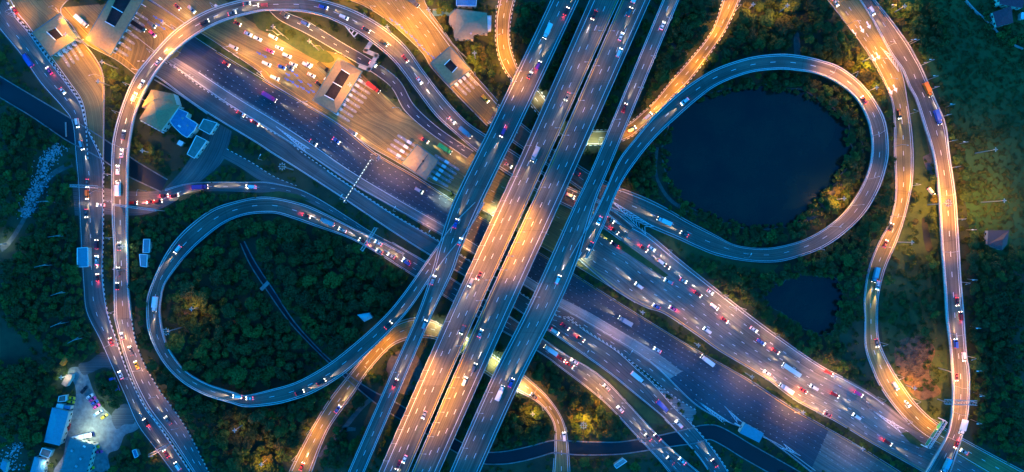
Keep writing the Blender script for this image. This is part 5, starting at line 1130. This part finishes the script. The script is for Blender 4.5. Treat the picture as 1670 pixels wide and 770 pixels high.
# regions: polygon (px), spacing px, radius range px, share label, tall
REG=[
 ('wood inside the lower left loop',[(395,358),(480,362),(560,392),(640,432),(672,455),(625,508),(560,566),(480,615),(400,632),(330,615),(290,580),(272,520),(275,470),(320,410)],15,(8,15),.95),
 ('wood at the lower left below the loop',[(225,480),(236,500),(248,560),(300,632),(400,672),(500,655),(590,600),(560,640),(480,740),(466,772),(345,772),(300,690),(262,620),(230,560)],15,(7,13),.95),
 ('left edge wood',[(0,85),(40,150),(110,190),(118,300),(125,420),(135,520),(165,590),(110,590),(60,560),(0,520)],15,(6,11),.75),
 ('wood left of the depot',[(0,580),(60,590),(100,600),(95,640),(70,690),(50,770),(0,770)],15,(6,11),.8),
 ('trees beside the depot entrance',[(140,600),(165,598),(180,605),(205,655),(190,665),(160,640),(150,620)],14,(6,10),.9),
 ('trees right of the depot yard',[(195,700),(205,690),(225,700),(275,765),(275,772),(180,772),(182,735)],14,(6,10),.85),
 ('trees beside the far left ramp',[(168,100),(186,120),(210,130),(190,180),(184,240),(172,250),(171,150)],13,(5,9),.8),
 ('trees left of the lower loop',[(212,320),(300,320),(420,318),(350,335),(300,360),(262,410),(238,470),(236,520),(215,470),(212,400),(172,440),(172,360)],14,(6,11),.95),
 ('trees around the tan building garden',[(212,222),(240,232),(262,250),(275,290),(240,290),(214,265)],13,(6,11),.9),
 ('trees beside the green sheds',[(380,216),(470,262),(440,262),(380,240)],14,(5,9),.6),
 ('trees above the middle ramp',[(350,262),(405,286),(400,294),(320,294)],13,(5,9),.85),
 ('trees along the diamond canopy approach',[(590,10),(612,12),(640,42),(700,98),(700,125),(680,112),(640,70),(600,35)],13,(8,13),.9),
 ('trees right of the arching ramp',[(705,118),(745,165),(795,212),(790,216),(760,192),(725,155)],12,(5,8),.9),
 ('trees round the villa',[(700,0),(735,0),(740,15),(735,40),(735,65),(802,70),(806,130),(835,140),(800,165),(775,110),(745,70),(720,40)],13,(6,10),.85),
 ('wood left of the leftmost viaduct top',[(848,0),(890,0),(840,105),(832,70)],14,(8,13),.95),
 ('trees between the first two viaducts',[(935,40),(960,30),(905,150),(890,140),(888,120)],13,(6,10),.9),
 ('trees between the second and third viaducts',[(1000,20),(1010,20),(900,265),(893,265)],10,(3,5),.6),
 ('trees between last two viaducts',[(1060,40),(1070,45),(985,205),(950,210)],14,(6,12),.8),
 ('wood right of the rightmost viaduct',[(1110,0),(1176,0),(1160,45),(1110,100),(1070,150),(1010,205),(1020,180),(1085,60)],14,(8,14),.95),
 ('wood above the pond loop',[(1212,0),(1340,0),(1385,50),(1430,120),(1450,165),(1455,230),(1450,210),(1430,155),(1380,105),(1330,88),(1250,82),(1170,102),(1130,125),(1170,80)],15,(9,16),.95),
 ('trees on the pond shore',[(1030,262),(1090,200),(1160,145),(1220,124),(1300,120),(1370,145),(1410,190),(1418,240),(1400,300),(1370,345),(1310,385),(1230,400),(1160,375),(1080,335),(1020,300)],13,(5,10),.8),
 ('trees between the loop and the east branch',[(1455,170),(1458,260),(1460,330),(1440,385),(1412,440),(1405,520),(1360,550),(1420,640),(1380,615),(1280,550),(1200,490),(1120,425),(1200,432),(1290,430),(1370,392),(1430,330),(1452,260)],14,(6,11),.85),
 ('trees between the east roads',[(1494,270),(1520,280),(1534,420),(1540,540),(1440,560),(1436,500),(1480,360)],28,(5,9),.35),
 ('wood along the right edge',[(1572,300),(1590,380),(1640,420),(1670,400),(1670,770),(1640,750),(1600,730),(1585,640),(1590,500)],15,(6,11),.75),
 ('trees at the top right',[(1430,0),(1520,0),(1560,60),(1510,95),(1470,40)],14,(5,9),.85),
 ('bushy trees beside the raised ramp',[(1535,150),(1550,180),(1575,260),(1590,300),(1570,310),(1552,230)],12,(4,8),.8),
 ('trees round the maroon houses',[(1600,10),(1670,60),(1670,85),(1640,70),(1600,30)],16,(6,9),.6),
 ('hedge row below the wide road',[(1040,500),(1140,560),(1220,612),(1300,664),(1420,732),(1500,770),(1480,770),(1400,724),(1290,666),(1200,604),(1120,556),(1045,508)],9,(4,7),.95),
 ('hedge row right of the rightmost viaduct',[(945,440),(1000,476),(1042,502),(1038,508),(990,480),(942,448)],9,(4,6.5),.95),
 ('trees below the lower ramps',[(862,580),(900,590),(960,636),(1010,680),(1040,712),(1000,716),(940,712),(925,680),(900,640),(870,620)],14,(8,13),.95),
 ('bottom wood beside the rightmost viaduct',[(845,640),(870,660),(898,690),(900,725),(830,740),(800,730)],14,(8,12),.95),
 ('trees along the bottom canal',[(935,742),(1000,745),(1060,768),(935,768)],16,(5,9),.5),
 ('trees beside the blue toll office',[(1145,675),(1190,700),(1215,715),(1260,735),(1330,770),(1310,770),(1240,735),(1190,712),(1150,690)],11,(4,7),.8),
 ('trees below the lower left viaduct',[(560,650),(610,610),(650,600),(600,690),(560,760),(520,760),(530,730)],15,(6,11),.55),
 ('trees between first two viaducts low down',[(690,590),(725,560),(650,700),(620,760),(605,760)],15,(5,8),.4),
 ('gap between middle viaducts low down',[(772,540),(782,545),(735,640),(678,760),(670,755),(725,640)],9,(3,5),.8),
 ('trees between last two viaducts low down',[(800,600),(830,560),(770,690),(735,760),(722,765),(760,680)],15,(5,8),.4),
 ('bushes below the canal at the right',[(1150,725),(1200,745),(1250,775),(1170,775)],16,(5,8),.5),
]
for pl in ([(60,255),(95,235),(112,250),(95,280),(75,310),(55,345),(35,355),(45,320)],[(0,735),(30,720),(48,745),(30,772),(0,772)],[(0,525),(30,545),(45,575),(20,590),(0,585)],
   [(0,395),(15,388),(35,360),(50,325),(60,330),(42,370),(20,402),(8,420),(0,425)],[(560,700),(600,652),(612,660),(580,710)],[(640,580),(690,575),(690,605),(650,640),(632,612)],[(1478,575),(1497,562),(1510,575),(1500,600),(1496,622),(1484,612)],[(1296,50),(1304,50),(1305,90),(1295,90)],[(1070,240),(1076,240),(1080,300),(1105,335),(1098,340),(1072,300)]):
    stamp(pl)
# road edges are kept clear by a distance test on the mask
CUM=MASK.copy()
def free(x,y,rad):
    x0,x1,y0,y1=int(x-rad),int(x+rad)+1,int(y-rad),int(y+rad)+1
    if x1<0 or y1<0 or x0>1669 or y0>769: return True
    sub=CUM[max(0,y0):min(770,y1),max(0,x0):min(1670,x1)]
    if sub.size==0: return True
    yy,xx=np.mgrid[max(0,y0):min(770,y1),max(0,x0):min(1670,x1)]
    return not (sub&(((xx-x)**2+(yy-y)**2)<rad*rad)).any()
TREES=[]
for ri,(lab,poly,sp,(r0,r1),dens) in enumerate(REG):
    xs=[p[0] for p in poly]; ys=[p[1] for p in poly]; A=(max(xs)-min(xs))*(max(ys)-min(ys)); got=[]
    for _ in range(int(A/(sp*sp)*9)):
        x=random.uniform(min(xs),max(xs)); y=random.uniform(min(ys),max(ys))
        if not inpoly(poly,np.array([x]),np.array([y]))[0]: continue
        rr=r0+(r1-r0)*random.random()**1.7*1.25
        if random.random()>dens: continue
        if not free(x,y,rr*.92):
            rr=r0*.8
            if not free(x,y,rr*.95): continue
        if any((x-a)**2+(y-b)**2<(.62*(rr+c))**2 for a,b,c in got): continue
        got.append((x,y,rr))
    for x,y,rr in got: TREES.append([x,y,rr,ri])
print('TREES',len(TREES))
# a few singled-out trees
LONE=[]
for i_ in range(15):
    f_=(i_+.3+.4*random.random())/15; yy_=15+f_*740; xx_=1011.5-(yy_)*(1011.5-668)/770
    LONE.append((xx_,yy_,random.uniform(4.2,6.2),'slim tree in the gap between second and third viaducts, '+ordw(i_)+' from top'))
LONE+=[(1358,330,13,'round yellow lit tree standing alone beside the pond loop'),(1054,43,8,'small tree between third and rightmost viaduct near the top'),(940,652,9,'lone tree left of the lower ramp lamp')]
TREES.sort(key=lambda t:-t[2])
IND=TREES[:285]; REST=TREES[285:]
def add_tree(x,y,rr,lab,group,i):
    R=rr*S; h=max(3.0,R*2.1*random.uniform(.85,1.15))
    if lab.startswith('slim'): h=15.5
    p=P(x,y,h*.75); 
    t=thing('tree',lab,'tree',(p.x,p.y,0),random.uniform(0,6.28),group)
    c=bpy.data.objects.new('crown',CRm[i%32]); COL.objects.link(c); c.parent=t; c.scale=(R*1.05*random.uniform(.9,1.12),R*1.05*random.uniform(.9,1.12),R*random.uniform(.9,1.2)); c.location=(0,0,h*.72)
    k=bpy.data.objects.new('trunk',TR); COL.objects.link(k); k.parent=t; k.scale=(h*.9,h*.9,h*.95)
    CUM[max(0,int(y-2)):int(y+2),max(0,int(x-2)):int(x+2)]=True
cnt={}
for i,(x,y,rr,ri) in enumerate(IND):
    size='large' if rr>12 else 'medium' if rr>9 else 'small'
    lab=REG[ri][0]; g=REG[ri][0]; big='leafy '+size+' tree in the '+lab if not lab.startswith(('wood','left edge','hedge')) else f'{size} round crowned tree in the {lab}'
    tone={0:'dark green',1:'olive',2:'dark green',3:'bright green'}[i%4]; big=big.replace('leafy ','').replace('round crowned ','').replace('in the trees','among the trees').replace('in the bushes','among the bushes').replace('in the bushy trees','among the bushy trees')
    add_tree(x,y,rr,(tone+' '+big),size+' '+tone+' trees, '+g,i)
for i,(x,y,rr,lab) in enumerate(LONE): add_tree(x,y,rr,lab,None,i+3)
# the remaining, smaller crowns read as one mass
parts=[]
for i,(x,y,rr,ri) in enumerate(REST):
    R=rr*S; h=max(2.5,R*2*random.uniform(.85,1.15)); p=P(x,y,h*.75); c=CR[i%8][::3]; a=random.uniform(0,6.28); ca,sa=math.cos(a),math.sin(a)
    k=c.copy(); ctr=k.mean(1,keepdims=True); k=ctr+(k-ctr)*1.6
    X=k[...,0]*ca-k[...,1]*sa; Y=k[...,0]*sa+k[...,1]*ca
    parts.append(np.stack([X*R*1.05+p.x,Y*R*1.05+p.y,k[...,2]*R+h*.7],-1))
if parts:
    me=quads_mesh('woodland',np.concatenate(parts)); o=link('woodland',me,[M['leaf'],M['leaf_b'],M['leaf_c']])
    me.polygons.foreach_set('material_index',np.concatenate([np.full(len(p_),int(rng.choice([0,0,1,2])),dtype=np.int32) for p_ in parts])); tag(o,'mass of small dark tree crowns filling the woods between the roads','woodland',kind='stuff')
# shrubs and undergrowth over every planted area
def scatter(n,poly,r0,r1,lo=110,name='undergrowth',lab='',mt='leaf2',hh=.8):
    xs=[p[0] for p in poly]; ys=[p[1] for p in poly]; out=[]; r=np.random.default_rng(len(xs)*7+n)
    for _ in range(n):
        x=r.uniform(min(xs),max(xs)); y=r.uniform(min(ys),max(ys))
        if 0<=int(y)<770 and 0<=int(x)<1670 and MASK[int(y),int(x)]: continue
        rr=r.uniform(r0,r1)*S
        if not inpoly(poly,np.array([x]),np.array([y]))[0]: continue
        if 2<x<1668 and 2<y<768 and MASK[int(y)-2:int(y)+3,int(x)-2:int(x)+3].any(): continue
        p=P(x,y,0); c=CR[int(r.integers(8))]; c=c[r.choice(len(c),lo,replace=False)]; ctr=c.mean(1,keepdims=True); c=ctr+(c-ctr)*3.2
        out.append(np.stack([c[...,0]*rr+p.x,c[...,1]*rr+p.y,np.abs(c[...,2]*rr*hh+rr*.35)+.03],-1))
    o=link(name,quads_mesh(name,np.concatenate(out)),M[mt]); tag(o,lab,'shrubs',kind='stuff')
    return len(out)
FULL=[(-20,-20),(1690,-20),(1690,790),(-20,790)]
n_=scatter(13000,FULL,2.2,5.5,60,'undergrowth','low dark bushes and weeds covering the ground between the roads')
n_=scatter(2600,[(1490,-20),(1690,-20),(1690,430),(1600,420),(1560,300),(1540,160)],1.5,3.2,40,'tall_grass','tall rough grass across the green field at the right',hh=.5)
# pale rocks along the stream at the left
mb=MB(); r=random.Random(5)
def rocks(pl,n,w_):
    a=crom(pl,10)
    for _ in range(n):
        p=a[r.randrange(len(a))]; x=p[0]+r.gauss(0,w_*.5); y=p[1]+r.gauss(0,w_*.3); s_=r.uniform(.25,1.0)*(1.6 if r.random()<.1 else 1); c=P(x,y,0)
        mb.box((c.x,c.y,s_*.2),(s_,s_*r.uniform(.5,1),s_*.45),r.uniform(0,3),taper=.6)
rocks([(95,240),(75,265),(62,300),(48,330),(40,350)],900,15); rocks([(15,740),(30,725),(10,760),(40,760)],160,14)
tag(mb.build('rocks',M['rock']),'pale rocks scattered along the stream bed at the left','rocks',kind='stuff')
mb=MB(); 
for _ in range(500):
    x=r.gauss(1492,16); y=r.gauss(592,20); s_=r.uniform(.3,1.1); c=P(x,y,0)
    if locate(x,y): continue
    mb.box((c.x,c.y,s_*.25),(s_,s_*.7,s_*.5),r.uniform(0,3),taper=.6)
tag(mb.build('rubble',M['soil']),'heap of rubble and cut branches beside the orange mast lamp','rubble',kind='stuff')
